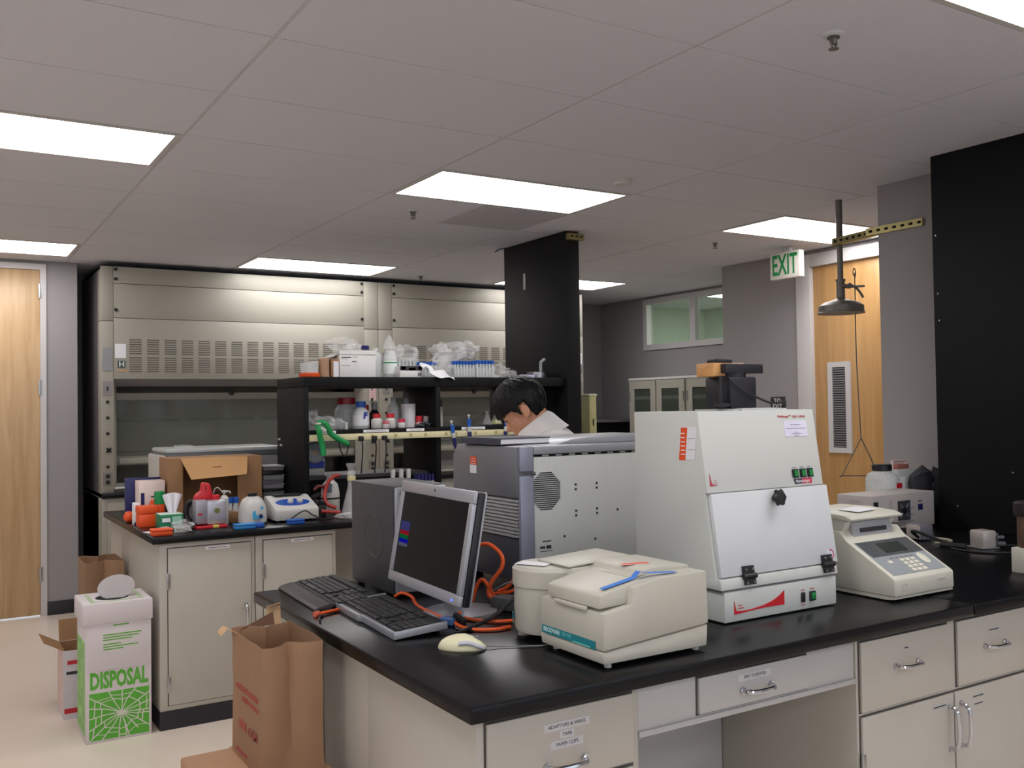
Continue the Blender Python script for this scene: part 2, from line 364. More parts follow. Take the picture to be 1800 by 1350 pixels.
# emergency shower
sx, sy = 4.545, 3.674
t = T('emergency_shower', 'emergency shower on a ceiling pipe with round head and pull triangle', 'safety shower', (sx, sy, CEIL))
P('pipe', MB().cyl((sx, sy, 2.21), (sx, sy, CEIL), .0165, n=14).cyl((sx, sy, 2.50), (sx, sy, CEIL), .019, n=14), m_dsteel, t)
P('valve', MB().cyl((sx, sy, 2.155), (sx, sy, 2.255), .024, n=14).cyl((sx, sy, 2.25), (sx, sy, 2.262), .028, n=14).cyl((sx-.01, sy-.02, 2.22), (sx+.02, sy-.055, 2.215), .013, n=10), m_dsteel, t)
P('lever', MB().box((sx+.05, sy-.065, 2.215), (.012, .10, .012), rot=(0, .0, .6)).tube([(sx+.02, sy-.04, 2.235), (sx+.06, sy-.07, 2.20), (sx+.085, sy-.09, 2.15)], .007, 6), m_dsteel, t)
P('shower_head', MB().lathe([(.022, 2.155), (.03, 2.145), (.10, 2.125), (.127, 2.105), (.128, 2.07), (.133, 2.066), (.133, 2.062), (.12, 2.062), (.0, 2.066)], (sx, sy, 0), 40), m_dsteel, t)
hx, hy = sx+.068, sy-.045
P('pull_chain', MB().tube([(hx, hy, 2.30), (hx+.002, hy, 2.2), (hx, hy, 1.8), (hx+.012, hy-.01, 1.33)], .0035, 6, 3), m_dsteel, t)
P('chain_link', MB().tube([(hx-.01, hy, 2.28), (hx-.012, hy, 2.31), (hx, hy, 2.325), (hx+.012, hy, 2.30), (hx+.004, hy, 2.27)], .003, 6), m_dsteel, t)
hb = (hx+.012, hy-.01)
P('pull_triangle', MB().tube([(hb[0], hb[1], 1.335), (hb[0]-.088, hb[1]+.062, 1.13), (hb[0]-.088, hb[1]+.062, 1.118), (hb[0]+.07, hb[1]-.05, 1.118), (hb[0]+.075, hb[1]-.052, 1.128), (hb[0], hb[1], 1.335)], .0035, 6, 5), m_dsteel, t)
P('tag', MB().box((hb[0]+.058, hb[1]-.042, 1.083), (.062, .004, .05), bev=.002, rot=(0, 0, -.6)), M('tag_green', (24, 96, 66), .5), t)
P('tag_ring', MB().tube([(hb[0]+.045, hb[1]-.035, 1.09), (hb[0]+.042, hb[1]-.033, 1.12), (hb[0]+.06, hb[1]-.044, 1.125), (hb[0]+.068, hb[1]-.05, 1.09)], .002, 5), m_dsteel, t)
def strut(a, b, parent, name, mat, w=.041, holes=True):
    """slotted channel between two points"""
    a, b = Vector(a), Vector(b); d = (b-a); L = d.length; xd = d.normalized(); zd = Z; yd = zd.cross(xd)
    m = MB(); m.bx(0, L, -.002, .002, -w/2, w/2); m.bx(0, L, .002, .03, -w/2, -w/2+.003); m.bx(0, L, .002, .03, w/2-.003, w/2)
    R_ = Matrix(((xd.x, yd.x, zd.x, a.x), (xd.y, yd.y, zd.y, a.y), (xd.z, yd.z, zd.z, a.z), (0, 0, 0, 1)))
    m.bm.transform(R_); o = P(name, m, mat, parent)
    if holes:
        for k in range(int(L/.05)):
            h = MB(); h.cyl((.03+k*.05-.007, -.0026, 0), (.03+k*.05+.007, -.0026, 0), .007, n=8); h.box((.03+k*.05, -.0026, 0), (.022, .001, .012), bev=0); h.bm.transform(R_)
            P('slot', h, m_dark, o)
    return o
m_strut = M('zinc_strut', (150, 140, 96), .38, .8, var=.15, scale=20)
strut((4.50, 3.69, 2.478), (4.43, 3.33, 2.478), t, 'outer_channel', m_strut); strut((4.428, 3.40, 2.482), (4.428, 3.05, 2.482), t, 'wall_channel', m_strut)
P('clamp', MB().lathe([(.024, -.014), (.024, .014)], (sx, sy, 2.478), 14), m_strut, t)
# black tall panels on the benches
t = T('black_end_panel', 'tall matte black panel from bench to ceiling at right edge', 'panel', (4.27, 2.3, BT))
P('panel', B(4.136, 4.42, 1.5, 2.80, BT, CEIL, bev=.002), m_blackp, t)
for y, z in ((2.78, 2.34), (2.775, 2.06), (2.77, 1.93), (2.70, 1.05), (2.43, 1.22), (2.36, 1.16)): P('screw', MB().cyl((4.131, y, z), (4.137, y, z), .004, n=8), m_steel, t)
t = T('black_column', 'tall black column panel rising from the rear bench to the ceiling', 'column', (3.72, 5.6, BT))
P('panel', B(3.662, 3.775, 5.20, 5.99, BT, CEIL-.003, bev=.002), m_blackp, t)
P('label_strip', B(3.659, 3.663, 5.70, 5.725, 2.385, 2.50), M('tape_grey', (176, 172, 172), .6), t)
br = P('strut_channel', B(3.668, 3.795, 5.165, 5.2, 2.665, 2.707), m_strut, t)
for k in range(3): P('slot', B(3.685+k*.038, 3.705+k*.038, 5.163, 5.166, 2.681, 2.692), m_dark, br)
P('loose_film', MB().tube([(3.66, 5.99, 2.722), (3.645, 6.02, 2.722), (3.628, 6.06, 2.705)], .006, 6), M('film_blue', (90, 98, 130), .4), t)
# ================================================================== FUME HOODS
m_slot = M('vent_slot_dark', (98, 93, 84), .7)
m_metal = M('grey_plate', (150, 148, 152), .45, .3)
m_sash = CLEAR('sash_glass', (190, 194, 186), fac=.14, rough=.05)
HY = 7.85
def hood(x0, x1, lab, first):
    t = T('fume_hood', lab, 'fume hood', ((x0+x1)/2, HY, 0))
    pl = .09 if first else .135; pr = .135 if first else .09
    a, b = x0+pl, x1-pr
    m_side = m_hood
    P('corner_post', B(x0, a, HY, HY+.16, .90, 2.255, bev=.003), m_hood, t); P('corner_post', B(b, x1, HY, HY+.16, .90, 2.255, bev=.003), m_hood, t)
    P('post_cap', B(x0, a, HY, HY+.16, 2.259, 2.682, bev=.003), m_hood, t); P('post_cap', B(b, x1, HY, HY+.16, 2.259, 2.682, bev=.003), m_hood, t)
    sd = M('hood_side_grey', (96, 92, 98), .55)
    P('side_panel', B(x0, x0+.02, HY+.16, 8.86, 0, 2.68), sd, t); P('side_panel', B(x1-.02, x1, HY+.16, 8.86, 0, 2.68), sd, t)
    P('rear_panel', B(x0+.02, x1-.02, 8.80, 8.84, .93, 2.66), m_hoodg, t)
    P('top_panel', B(a+.002, b-.002, HY, HY+.03, 2.553, 2.682, bev=.002), m_hood, t)
    P('access_panel', B(a+.002, b-.002, HY, HY+.03, 2.284, 2.549, bev=.002), m_hood, t)
    g = P('vent_panel', B(a+.002, b-.002, HY-.002, HY+.03, 1.808, 2.280, bev=.002), m_hood, t)
    n = int((b-a-.2)/.132); xs = [a+.115+k*.132 for k in range(n+1)]
    for zz in (1.862, 2.002):
        for x in xs:
            if x+.09 > b-.04: continue
            s = MB()
            for k in range(7): s.bx(x, x+.09, HY-.0035, HY-.001, zz+k*.018, zz+k*.018+.008)
            P('vent_slots', s, m_slot, g)
    P('roof', B(x0, x1, HY+.03, 8.86, 2.66, 2.684), sd, t)
    # sash opening
    P('header', MB().prism([(HY+.002, 1.806), (HY+.14, 1.752), (HY+.14, 1.80), (HY+.02, 1.83)], 'x', a, b), m_metal, t)
    P('jamb', MB().prism([(a-.002, HY), (a+.04, HY+.14), (a-.002, HY+.14)], 'z', .93, 1.80), m_hood, t)
    P('jamb', MB().prism([(b+.002, HY), (b-.04, HY+.14), (b+.002, HY+.14)], 'z', .93, 1.80), m_hood, t)
    s = P('sash', B(a+.04, b-.04, HY+.145, HY+.165, 1.13, 1.20, bev=.004).bx(a+.03, b-.03, HY+.15, HY+.162, 1.645, 1.70), m_hoodg, t, label='sliding glass sash')
    P('pane', B(a+.04, b-.04, HY+.152, HY+.158, 1.2, 1.645), m_sash, s)
    P('sash_handle', B(a+.06, b-.06, HY+.128, HY+.145, 1.14, 1.185, bev=.004), m_hood, s)
    P('baffle', B(a+.05, b-.05, 8.50, 8.52, 1.49, 1.80).bx(a+.05, b-.05, 8.50, 8.52, .95, 1.47), m_hoodg, t)
    for k in range(3): P('baffle_slot', B(a+.08+k*(b-a-.2)/3, a+.02+(k+1)*(b-a-.2)/3, 8.49, 8.502, 1.465, 1.492), m_dark, t)
    P('rod', MB().cyl((a+.04, 8.10, 1.232), (b-.04, 8.10, 1.232), .007, n=8), m_rub, t)
    for k, x in enumerate((a, b)):
        P('rod_clip', B(x+(.0 if k == 0 else -.035), x+(.035 if k == 0 else 0), 8.085, 8.115, 1.205, 1.258, bev=.004), M('clip_yellow', (206, 190, 60), .5), t)
    P('sash_knob', MB().lathe([(.012, 0), (.022, .006), (.024, .016), (.016, .024), (.0, .026)], ((a+b)/2-.1, HY+.145, 1.70), 14, (0, -1, 0)), m_rub, t)
    P('work_surface', B(x0, x1, HY-.03, 8.8, .89, .93, bev=.006), m_black, t)
    P('airfoil_sill', B(a, b, HY-.02, HY+.10, .955, .972, bev=.004), m_steel, t)
    P('lower_front', B(a, b, HY+.02, HY+.04, .93, 1.0), m_hoodg, t)
    c = P('base_cabinet', B(x0, x1, HY, 8.8, .10, .888, bev=.003), m_hood, t); P('toe_kick', B(x0+.01, x1-.01, HY+.05, 8.8, 0, .10), m_base, t)
    nd = 4; wd = (x1-x0-.06)/nd
    for k in range(nd):
        d = P('cabinet_door', B(x0+.03+k*wd+.006, x0+.03+(k+1)*wd-.006, HY-.018, HY, .13, .86, bev=.003), m_hood, t)
        P('handle', MB().tube([(x0+.03+(k+(.88 if k % 2 == 0 else .12))*wd, HY-.018, .78), (x0+.03+(k+(.88 if k % 2 == 0 else .12))*wd, HY-.045, .77), (x0+.03+(k+(.88 if k % 2 == 0 else .12))*wd, HY-.045, .69), (x0+.03+(k+(.88 if k % 2 == 0 else .12))*wd, HY-.018, .68)], .006, 6), m_steel, d)
    def knob(x, z, r=.013): P('screw_cap', MB().lathe([(r, 0), (r, .006), (r*.7, .009), (0, .009)], (x, HY-.001, z), 12, (0, -1, 0)), m_rub, t)
    for x in (a+.018, b-.018):
        for z in (2.66, 2.585, 2.345): knob(x, z)
    for x, wp in (((x0+a)/2, pl), ((x1+b)/2, pr)):
        P('label_plate', B(x-.034, x+.034, HY-.003, HY, 1.87, 2.05), m_metal, t)
        P('switch_plate', B(x-.034, x+.034, HY-.003, HY, 1.68, 1.79), M('switch_grey', (142, 136, 138), .5), t)
        P('switch', B(x-.006, x+.006, HY-.008, HY-.003, 1.715, 1.75), m_ink, t)
        for z in (1.63, 1.508, 1.386, 1.13): knob(x, z)
        for k in range(4): P('valve_handle', MB().box((x+.006, HY-.012, 1.258), (.046, .012, .016), bev=.003, rot=(0, .75+PI/2*(k % 2), 0)), m_rub, t) if k < 2 else None
        o = P('outlet_plate', B(x-.034, x+.034, HY-.004, HY, .985, 1.085), M('outlet_grey', (128, 122, 116), .5), t)
        for z in (1.058, 1.012): P('socket', MB().cyl((x, HY-.008, z), (x, HY-.003, z), .017, n=14), m_rub, o)
    return t
h1 = hood(1.155, 3.462, 'wide cream fume hood left of the black column, nearest the grey wall', True)
h2 = hood(3.466, 5.73, 'cream fume hood partly hidden behind the tall black column', False)
for t, x in ((h1, 1.245), (h2, 5.62)):
    P('notice', B(x+.01, x+.09, HY-.004, HY-.002, 1.97, 2.08), m_paper, t, label='pale notice sheet with print')
    P('emblem', B(x+.03, x+.085, HY-.004, HY-.002, 1.893, 1.948), M('emblem_dark', (44, 66, 74), .5), t, label='square dark emblem with letter')
    TXT('H', .058, M('emblem_pale', (206, 212, 196), .6), t, (x+.0575, HY-.004, 1.92), X, Z, bold=.002)
P('emblem_caption', B(1.27, 1.345, HY-.004, HY-.002, 1.868, 1.88), M('caption_tan', (196, 160, 110), .6), h1)
P('blue_badge', B(3.30, 3.37, HY-.006, HY-.002, 2.075, 2.11), m_navy, h1)
P('red_notice', B(3.37, 3.432, HY-.005, HY-.002, 1.62, 1.80), M('notice_pink', (226, 206, 206), .7), h1)
for k in range(9): P('notice_line', B(3.376, 3.426, HY-.006, HY-.005, 1.64+k*.0175, 1.645+k*.0175), M('notice_red', (206, 120, 126), .7), h1)
P('blue_badge', B(5.655, 5.69, HY-.006, HY-.002, 2.03, 2.08), m_navy, h2)
# ================================================================== BENCHES
S('worktop', B(.935, 2.648, 1.685, 3.17, BT-.036, BT, bev=.006), m_black, 'black bench top under the computer monitor and white light cabinet', 'bench top')
S('worktop', B(2.652, 4.43, 1.685, 3.17, BT-.036, BT, bev=.006), m_black, 'black bench top under the keypad instrument, reaching the tall black panel', 'bench top')
S('worktop', B(.935, 4.25, 4.82, 6.30, BT-.036, BT, bev=.006), m_black, 'black rear bench top carrying the shelf unit and red pump', 'bench top')
CT = BT-.038
m_cablit = M('cool_lit_cabinet_paint', (186, 185, 184), .38, var=.015, scale=3)  # same cabinet paint, cool light put into its colour; also colours label strips
def handle(p, horiz, y, parent, L=.10):
    """bow pull centred on p=(x,z) on a front at depth y"""
    x, z = p
    if horiz: pts = [(x-L/2, y, z), (x-L/2+.006, y-.02, z), (x-L/4, y-.03, z), (x+L/4, y-.03, z), (x+L/2-.006, y-.02, z), (x+L/2, y, z)]
    else: pts = [(x, y, z-L/2), (x, y-.02, z-L/2+.006), (x, y-.03, z-L/4), (x, y-.03, z+L/4), (x, y-.02, z+L/2-.006), (x, y, z+L/2)]
    m = MB().tube(pts, .0058, 8, 5)
    for e in (pts[0], pts[-1]): m.cyl((e[0], y, e[2]), (e[0], y-.006, e[2]), .009, n=10)
    return P('handle', m, m_chrome, parent)
def front(parent, name, x0, x1, z0, z1, y, hz=None, hor=True, mat=None, L=.10):
    """a door or drawer front standing proud of its carcass with a dark shadow gap around it"""
    P('shadow_gap', B(x0-.004, x1+.004, y-.0015, y, z0-.004, z1+.004), M('gap_dark', (88, 84, 80), .8), parent)
    o = P(name, B(x0, x1, y-.010, y-.0015, z0, z1, bev=.0015), mat or m_cab, parent)
    if hz: handle(hz, hor, y-.010, o, L)
    return o
def label_on(o, x, z, s, y, size=.012, w=None):
    if not isinstance(s, str):
        l = P('label', B(x-s/2-.004, x+s/2+.004, y-.0008, y, z-.0045, z+.0045), m_cablit, o); P('label_line', B(x-s/2, x+s/2, y-.0012, y-.0008, z-.0016, z+.0016), m_ink, l); return
    w = w or size*.62*len(s)+.012
    l = P('label', B(x-w/2, x+w/2, y-.0008, y, z-size*.8, z+size*.8), M('label_tape', (202, 200, 203), .6), o); TXT(s, size, M('label_ink', (96, 94, 100), .7), l, (x, y-.0008, z), X, Z)
FY = 1.73
t = T('drawer_cabinet', 'white drawer cabinet at the near left corner of the front bench', 'cabinet', (1.19, 2.0, 0))
P('carcass', B(.972, 1.402, FY, 2.297, .10, CT, bev=.003), m_cab, t); P('toe_kick', B(.985, 1.40, FY+.05, 2.29, 0, .10), m_base, t)
d = front(t, 'drawer', .994, 1.381, .733, .888, FY, (1.19, .772)); label_on(d, 1.195, .853, 'ADAPTORS & WIRES', FY-.010, .011); label_on(d, 1.195, .833, 'TAPE', FY-.010, .011); label_on(d, 1.195, .813, 'PAPER CLIPS', FY-.010, .011)
front(t, 'drawer', .994, 1.381, .44, .723, FY, (1.19, .60)); front(t, 'drawer', .994, 1.381, .12, .43, FY, (1.19, .30))
t = T('bench_end_panel', 'narrow cream filler panel in the end of the front bench', 'panel', (.98, 2.46, 0))
P('panel', B(.976, .995, 2.301, 2.629, .10, CT, bev=.002), m_cab, t); P('toe_kick', B(.985, .995, 2.30, 2.63, 0, .10), m_base, t)
t = T('base_cabinet', 'cream cabinet at the far left end of the front bench behind the paper bag', 'cabinet', (1.19, 2.88, 0))
P('carcass', B(.972, 1.402, 2.633, 3.14, .10, CT, bev=.003), m_cab, t); P('toe_kick', B(.985, 1.40, 2.64, 3.09, 0, .10), m_base, t)
P('door', B(.99, 1.385, 3.14, 3.15, .12, .89, bev=.002), m_cab, t); P('corner_strip', B(.966, .972, 3.10, 3.13, .10, CT), m_cab, t)
t = T('knee_drawer_unit', 'shallow pencil drawer over the open knee space of the front bench', 'drawer unit', (1.78, 1.75, .78))
P('apron', B(1.404, 2.163, FY+.004, FY+.45, .788, CT, bev=.002), m_cablit, t); P('bottom_rail', B(1.404, 2.163, FY-.002, FY+.02, .778, .792, bev=.002), m_cablit, t)
d = front(t, 'drawer', 1.588, 1.97, .80, .887, FY+.004, (1.78, .834), mat=m_cablit); label_on(d, 1.775, .866, 'SPEC CUVETTES', FY-.006, .011, .115)
S('knee_back_panel', B(1.404, 2.163, 2.25, 2.27, .0, CT), m_cablit, 'plain back panel inside the open knee space', 'panel')
t = T('base_cabinet', 'cream cabinet with two drawers over double doors under the keypad instrument', 'cabinet', (2.6, 2.0, 0))
P('carcass', B(2.166, 3.03, FY, 2.297, .10, CT, bev=.003), m_cab, t); P('toe_kick', B(2.18, 3.02, FY+.05, 2.29, 0, .10), m_base, t)
d = front(t, 'drawer', 2.178, 2.572, .697, .888, FY, (2.372, .803)); label_on(d, 2.372, .848, 0.016, FY-.010, .008)
d = front(t, 'drawer', 2.616, 3.01, .697, .888, FY, (2.80, .797)); label_on(d, 2.80, .842, 0.05, FY-.010, .008)
d = front(t, 'door', 2.178, 2.588, .12, .683, FY, (2.566, .585), False, L=.125); label_on(d, 2.52, .655, 0.06, FY-.010, .008)
for z in (.56, .2): P('hinge', B(2.168, 2.186, FY-.014, FY-.008, z-.045, z+.025, bev=.002), m_steel, d)
d = front(t, 'door', 2.596, 3.01, .12, .683, FY, (2.622, .585), False, L=.125); label_on(d, 2.71, .655, 0.05, FY-.010, .008); label_on(d, 2.71, .632, 0.04, FY-.010, .008)
t = T('base_cabinet', 'cream cabinet under the front bench beside the right edge', 'cabinet', (3.6, 2.0, 0))
P('carcass', B(3.034, 4.12, FY, 2.297, .10, CT, bev=.003), m_cab, t); P('toe_kick', B(3.04, 4.1, FY+.05, 2.29, 0, .10), m_base, t)
front(t, 'drawer', 3.05, 3.56, .697, .888, FY, (3.3, .80)); front(t, 'drawer', 3.58, 4.10, .697, .888, FY, (3.84, .80)); front(t, 'door', 3.05, 3.57, .12, .683, FY, (3.54, .585), False); front(t, 'door', 3.58, 4.10, .12, .683, FY, (3.61, .585), False)
t = T('base_cabinet', 'long rear cabinet run of the front bench facing the person', 'cabinet', (2.8, 2.8, 0))
P('carcass', B(1.41, 4.12, 2.63, 3.14, .10, CT), m_cab, t); P('toe_kick', B(1.41, 4.1, 2.64, 3.09, 0, .10), m_base, t)
for k in range(5): P('door', B(1.42+k*.54, 1.95+k*.54, 3.14, 3.15, .12, .89, bev=.002), m_cab, t)
# rear bench
RY = 4.85
def rear(x0, x1, lab, hx, ltxt):
    t = T('base_cabinet', lab, 'cabinet', ((x0+x1)/2, 5.3, 0))
    P('carcass', B(x0, x1, RY, 5.9, .09, CT, bev=.003), m_cab, t); P('toe_kick', B(x0-.002, x1, RY-.004, 5.9, 0, .09), m_base, t)
    d = front(t, 'door', x0+.04, x1-.022, .118, .878, RY, (hx, .5), False, L=.13)
    l = P('label', B(hx-.20, hx-.08, RY-.011, RY-.010, .858, .874), m_paper, d); P('label_line', B(hx-.185, hx-.095, RY-.0114, RY-.011, .8645, .8675), m_ink, l)
    for z in (.72, .22): P('hinge', B(x0+.032, x0+.048, RY-.016, RY-.008, z-.04, z+.04, bev=.002), m_steel, d)
rear(.972, 1.44, 'cream base cabinet with closed door beside the white disposal box', 1.39, 'ELECTROPHORESIS')
rear(1.444, 1.878, 'cream base cabinet below the blue-panelled stirrer, half hidden by the keyboards', 1.83, 'CHEMICALS DRY')
S('bench_end_panel', B(.974, 1.0, 5.905, 6.27, 0, CT, bev=.002), m_cab, 'cream end panel of the rear bench behind the crumpled paper bag', 'panel')
S('knee_back_panel', B(1.885, 2.9, 5.5, 5.52, 0, CT), m_cab, 'dim cream back panel in the knee space of the rear bench', 'panel')
t = T('base_cabinet', 'far base cabinet of the rear bench behind the person', 'cabinet', (3.5, 5.3, 0))
P('carcass', B(2.9, 4.2, RY, 5.9, .09, CT, bev=.003), m_cab, t); P('toe_kick', B(2.9, 4.2, RY-.004, 5.9, 0, .09), m_base, t)
front(t, 'door', 2.93, 3.53, .118, .878, RY, (3.5, .5), False); front(t, 'door', 3.56, 4.17, .118, .878, RY, (3.6, .5), False)
# ================================================================== SHELF UNIT
SX0, SX1, SY0, SY1, ST = 1.838, 3.66, 5.22, 5.70, 1.737
t = T('bench_shelf', 'black open two-tier shelf unit standing on the rear bench', 'shelf unit', (2.75, 5.46, BT))
P('side_panel', B(SX0, SX0+.03, SY0, SY1, BT, ST-.06, bev=.002), m_blackp, t)
P('top', B(SX0, SX1, SY0, SY1, ST-.058, ST, bev=.003), m_blackp, t)
P('divider', B(2.685, 2.715, SY0, SY1, BT, ST-.06, bev=.002), m_blackp, t)
P('end_panel', B(3.35, SX1, SY0+.12, SY1, BT, ST-.06, bev=.002), m_blackp, t)
for a, b in ((SX0+.031, 2.684), (2.716, 3.349)): P('shelf', B(a, b, SY0, SY1, 1.405, 1.428, bev=.002), m_blackp, t)
P('base_shelf', B(SX0+.031, 2.684, SY0+.12, SY1, 1.135, 1.155), M('base_shelf_grey', (70, 68, 70), .5), t); P('base_panel', B(SX0+.031, 2.684, SY0+.14, SY0+.16, BT, 1.134), m_blackp, t)
m_cream = M('cream_raceway', (222, 214, 172), .45)
r = P('outlet_strip', B(SX0+.032, 3.345, SY0-.02, SY0+.005, 1.366, 1.403, bev=.003), m_cream, t)
for k, x in enumerate((2.03, 2.25, 2.40, 2.50, 2.60, 2.74, 2.81, 2.95, 3.1, 3.25)): P('outlet', MB().lathe([(.012, 0), (.012, .0012), (0, .0012)], (x, SY0-.02, 1.385), 12, (0, -1, 0)).bx(x-.004, x-.002, SY0-.0225, SY0-.021, 1.383, 1.389).bx(x+.002, x+.004, SY0-.0225, SY0-.021, 1.383, 1.389), M('outlet_tan', (186, 172, 120), .5), r)
for a, b in ((1.925, 2.03), (2.20, 2.365), (2.48, 2.60), (2.86, 3.03)):
    l = P('shelf_label', B(a, b, SY0-.004, SY0-.001, 1.408, 1.424, bev=.001), m_paper, t); P('label_line', B(a+.02, b-.02, SY0-.0045, SY0-.004, 1.4145, 1.4175), m_plg, l)
for z in (1.385, 1.35): P('panel_clip', B(SX0-.004, SX0, SY1-.06-(1.385-z), SY1-.02-(1.385-z), z-.22+.2-.0, z-.02+.012), M('tape_grey', (176, 172, 172), .6), t)
# wall cabinet by the window and other far things
t = T('glass_cabinet', 'tall white cabinet with glass doors under the high window', 'cabinet', (6.55, 7.05, 0))
cx = 6.36
P('carcass', B(cx+.02, 6.75, 6.13, 7.90, 0, 1.80, bev=.003), m_hood, t); P('top', B(cx, 6.755, 6.19, 7.91, 1.80, 1.825, bev=.003), m_white, t)
for k in range(4):
    y1 = 7.895-k*.435-(.02 if k > 1 else 0); y0 = y1-.42
    d = P('door', B(cx, cx+.02, y0, y1, 1.71, 1.795).bx(cx, cx+.02, y0, y1, .9, .98).bx(cx, cx+.02, y0, y0+.08, .98, 1.71).bx(cx, cx+.02, y1-.08, y1, .98, 1.71), m_hood, t)
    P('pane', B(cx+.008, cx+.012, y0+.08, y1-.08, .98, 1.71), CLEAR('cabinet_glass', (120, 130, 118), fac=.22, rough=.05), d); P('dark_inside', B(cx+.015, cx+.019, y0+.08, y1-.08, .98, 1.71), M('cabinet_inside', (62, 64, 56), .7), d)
    P('shelf_edge', B(cx+.012, cx+.0155, y0+.10, y1-.08, 1.60, 1.635), m_white, d); P('latch', B(cx-.015, cx, (y0+.02 if k % 2 == 0 else y1-.03), (y0+.03 if k % 2 == 0 else y1-.02), 1.28, 1.38, bev=.003), m_plg, d)
    P('hinge', B(cx-.006, cx, (y1-.02 if k % 2 == 0 else y0+.005), (y1-.005 if k % 2 == 0 else y0+.02), 1.58, 1.68), m_plg, d); P('lower_door', B(cx, cx+.02, y0, y1, .08, .89, bev=.002), m_hood, t)
t = T('storage_case', 'tall narrow olive-cream case standing behind the black column', 'case', (4.40, 6.0, BT))
P('body', B(4.10, 4.165, 5.55, 5.78, BT, 1.622, bev=.006), M('olive_cream', (182, 178, 128), .5), t); P('lid', B(4.095, 4.17, 5.545, 5.785, 1.615, 1.632, bev=.005), M('olive_pale', (214, 210, 176), .5), t); P('latch', B(4.13, 4.137, 5.545, 5.55, 1.40, 1.45), m_dark, t)
t = T('wall_counter', 'dark counter with pale edge against the far dim wall', 'counter', (6.3, 8.5, 0))
P('top', B(5.76, 6.75, 8.2, 8.89, 1.36, 1.39, bev=.003), M('counter_grey', (120, 118, 122), .4), t); P('body', B(5.78, 6.74, 8.23, 8.88, 0, 1.36), m_blackp, t)
# ================================================================== FRONT BENCH: COMPUTER
m_tower = M('charcoal_case', (62, 62, 66), .5, var=.03)
t = T('computer_tower', 'dark charcoal computer tower standing behind the monitor', 'computer', (1.38, 2.97, BT))
P('case', B(1.28, 1.475, 2.805, 3.15, BT+.008, 1.298, bev=.004), m_tower, t)
P('side_emblem', MB().lathe([(.078, 0), (.078, .002), (.07, .002), (.068, .0), (0, .0)], (1.281, 2.957, 1.125), 32, (-1, 0, 0)), m_tower, t)
P('front_bezel', B(1.285, 1.47, 2.79, 2.806, BT+.012, 1.294, bev=.006), m_silver, t)
for k in range(3): P('drive_bay', B(1.30, 1.455, 2.786, 2.792, 1.20+k*.028, 1.222+k*.028, bev=.002), m_plb, t)
P('power_button', MB().cyl((1.38, 2.785, 1.12), (1.38, 2.792, 1.12), .012, n=14), m_chrome, t)
for x in (1.30, 1.455):
    for y in (2.83, 3.12): P('foot', MB().cyl((x, y, BT), (x, y, BT+.009), .012, n=10), m_rub, t)
# monitor, faces the left end of the bench
t = T('computer_monitor', 'silver framed flat monitor showing colour bars on a dark screen', 'monitor', (1.30, 2.49, BT))
MC = Vector((1.248, 2.49, 1.169)); MR = Vector((-.0495, -.9988, 0)); MN = Vector((-.9988, .0495, 0)); TI = .177
MU = Z*math.cos(TI)-MN*math.sin(TI); MF = MR.cross(MU)
MMX = Matrix(((MR.x, MU.x, MF.x, MC.x), (MR.y, MU.y, MF.y, MC.y), (MR.z, MU.z, MF.z, MC.z), (0, 0, 0, 1)))
def mon(mb): mb.bm.transform(MMX); return mb
W2, H2 = .2555, .1555
P('bezel', mon(B(-W2, W2, H2-.034, H2, -.012, .0, bev=.003).bx(-W2, W2, -H2, -H2+.03, -.012, .0, bev=.003).bx(-W2, -W2+.026, -H2+.03, H2-.034, -.012, 0, bev=.003).bx(W2-.026, W2, -H2+.03, H2-.034, -.012, 0, bev=.003)), m_silver, t)
P('housing', mon(B(-W2, W2, -H2, H2, -.034, -.013, bev=.006)), m_plb, t)
P('rear_shell', mon(B(-W2, W2, -H2, H2, -.040, -.035, bev=.002).bx(-.16, .16, -.11, .11, -.06, -.04, bev=.01)), m_silver, t)
P('screen', mon(B(-W2+.026, W2-.026, -H2+.03, H2-.034, -.008, -.004)), M('screen_black', (8, 8, 11), .1, spec=.3), t)
sp = lambda x0, x1, z0, z1, c, n, e: P(n, mon(B(x0, x1, z0, z1, -.004, -.0036)), EMIT('screen_'+n+c, tuple(int(c[i:i+2], 16) for i in (0, 2, 4)), e), t)
bx0, bx1 = -.219, -.152
sp(bx0, bx1, .004, .032, '4a4a8c', 'window_header', .35); sp(bx0, bx1, -.009, .004, 'b02030', 'red_bar', .35); sp(bx0, bx1, -.021, -.009, '108040', 'green_bar', .3); sp(bx0, bx1, -.034, -.021, '1818b0', 'blue_bar', .4); sp(bx0, bx1, -.045, -.034, '6a6a84', 'grey_bar', .35)
P('camera_dot', mon(MB().cyl((0, H2-.015, 0), (0, H2-.015, .001), .004, n=10)), m_ink, t)
P('power_light', mon(B(.205, .215, -H2+.010, -H2+.015, 0, .001)), EMIT('power_led', (70, 90, 255), 2.5), t)
P('neck', MB().box((1.335, 2.485, 1.03), (.02, .09, .17), bev=.006, rot=(0, .12, 0)), m_silver, t)
P('foot', MB().lathe([(.11, 0), (.11, .008), (.06, .016), (0, .018)], (1.35, 2.485, BT), 28), m_silver, t)
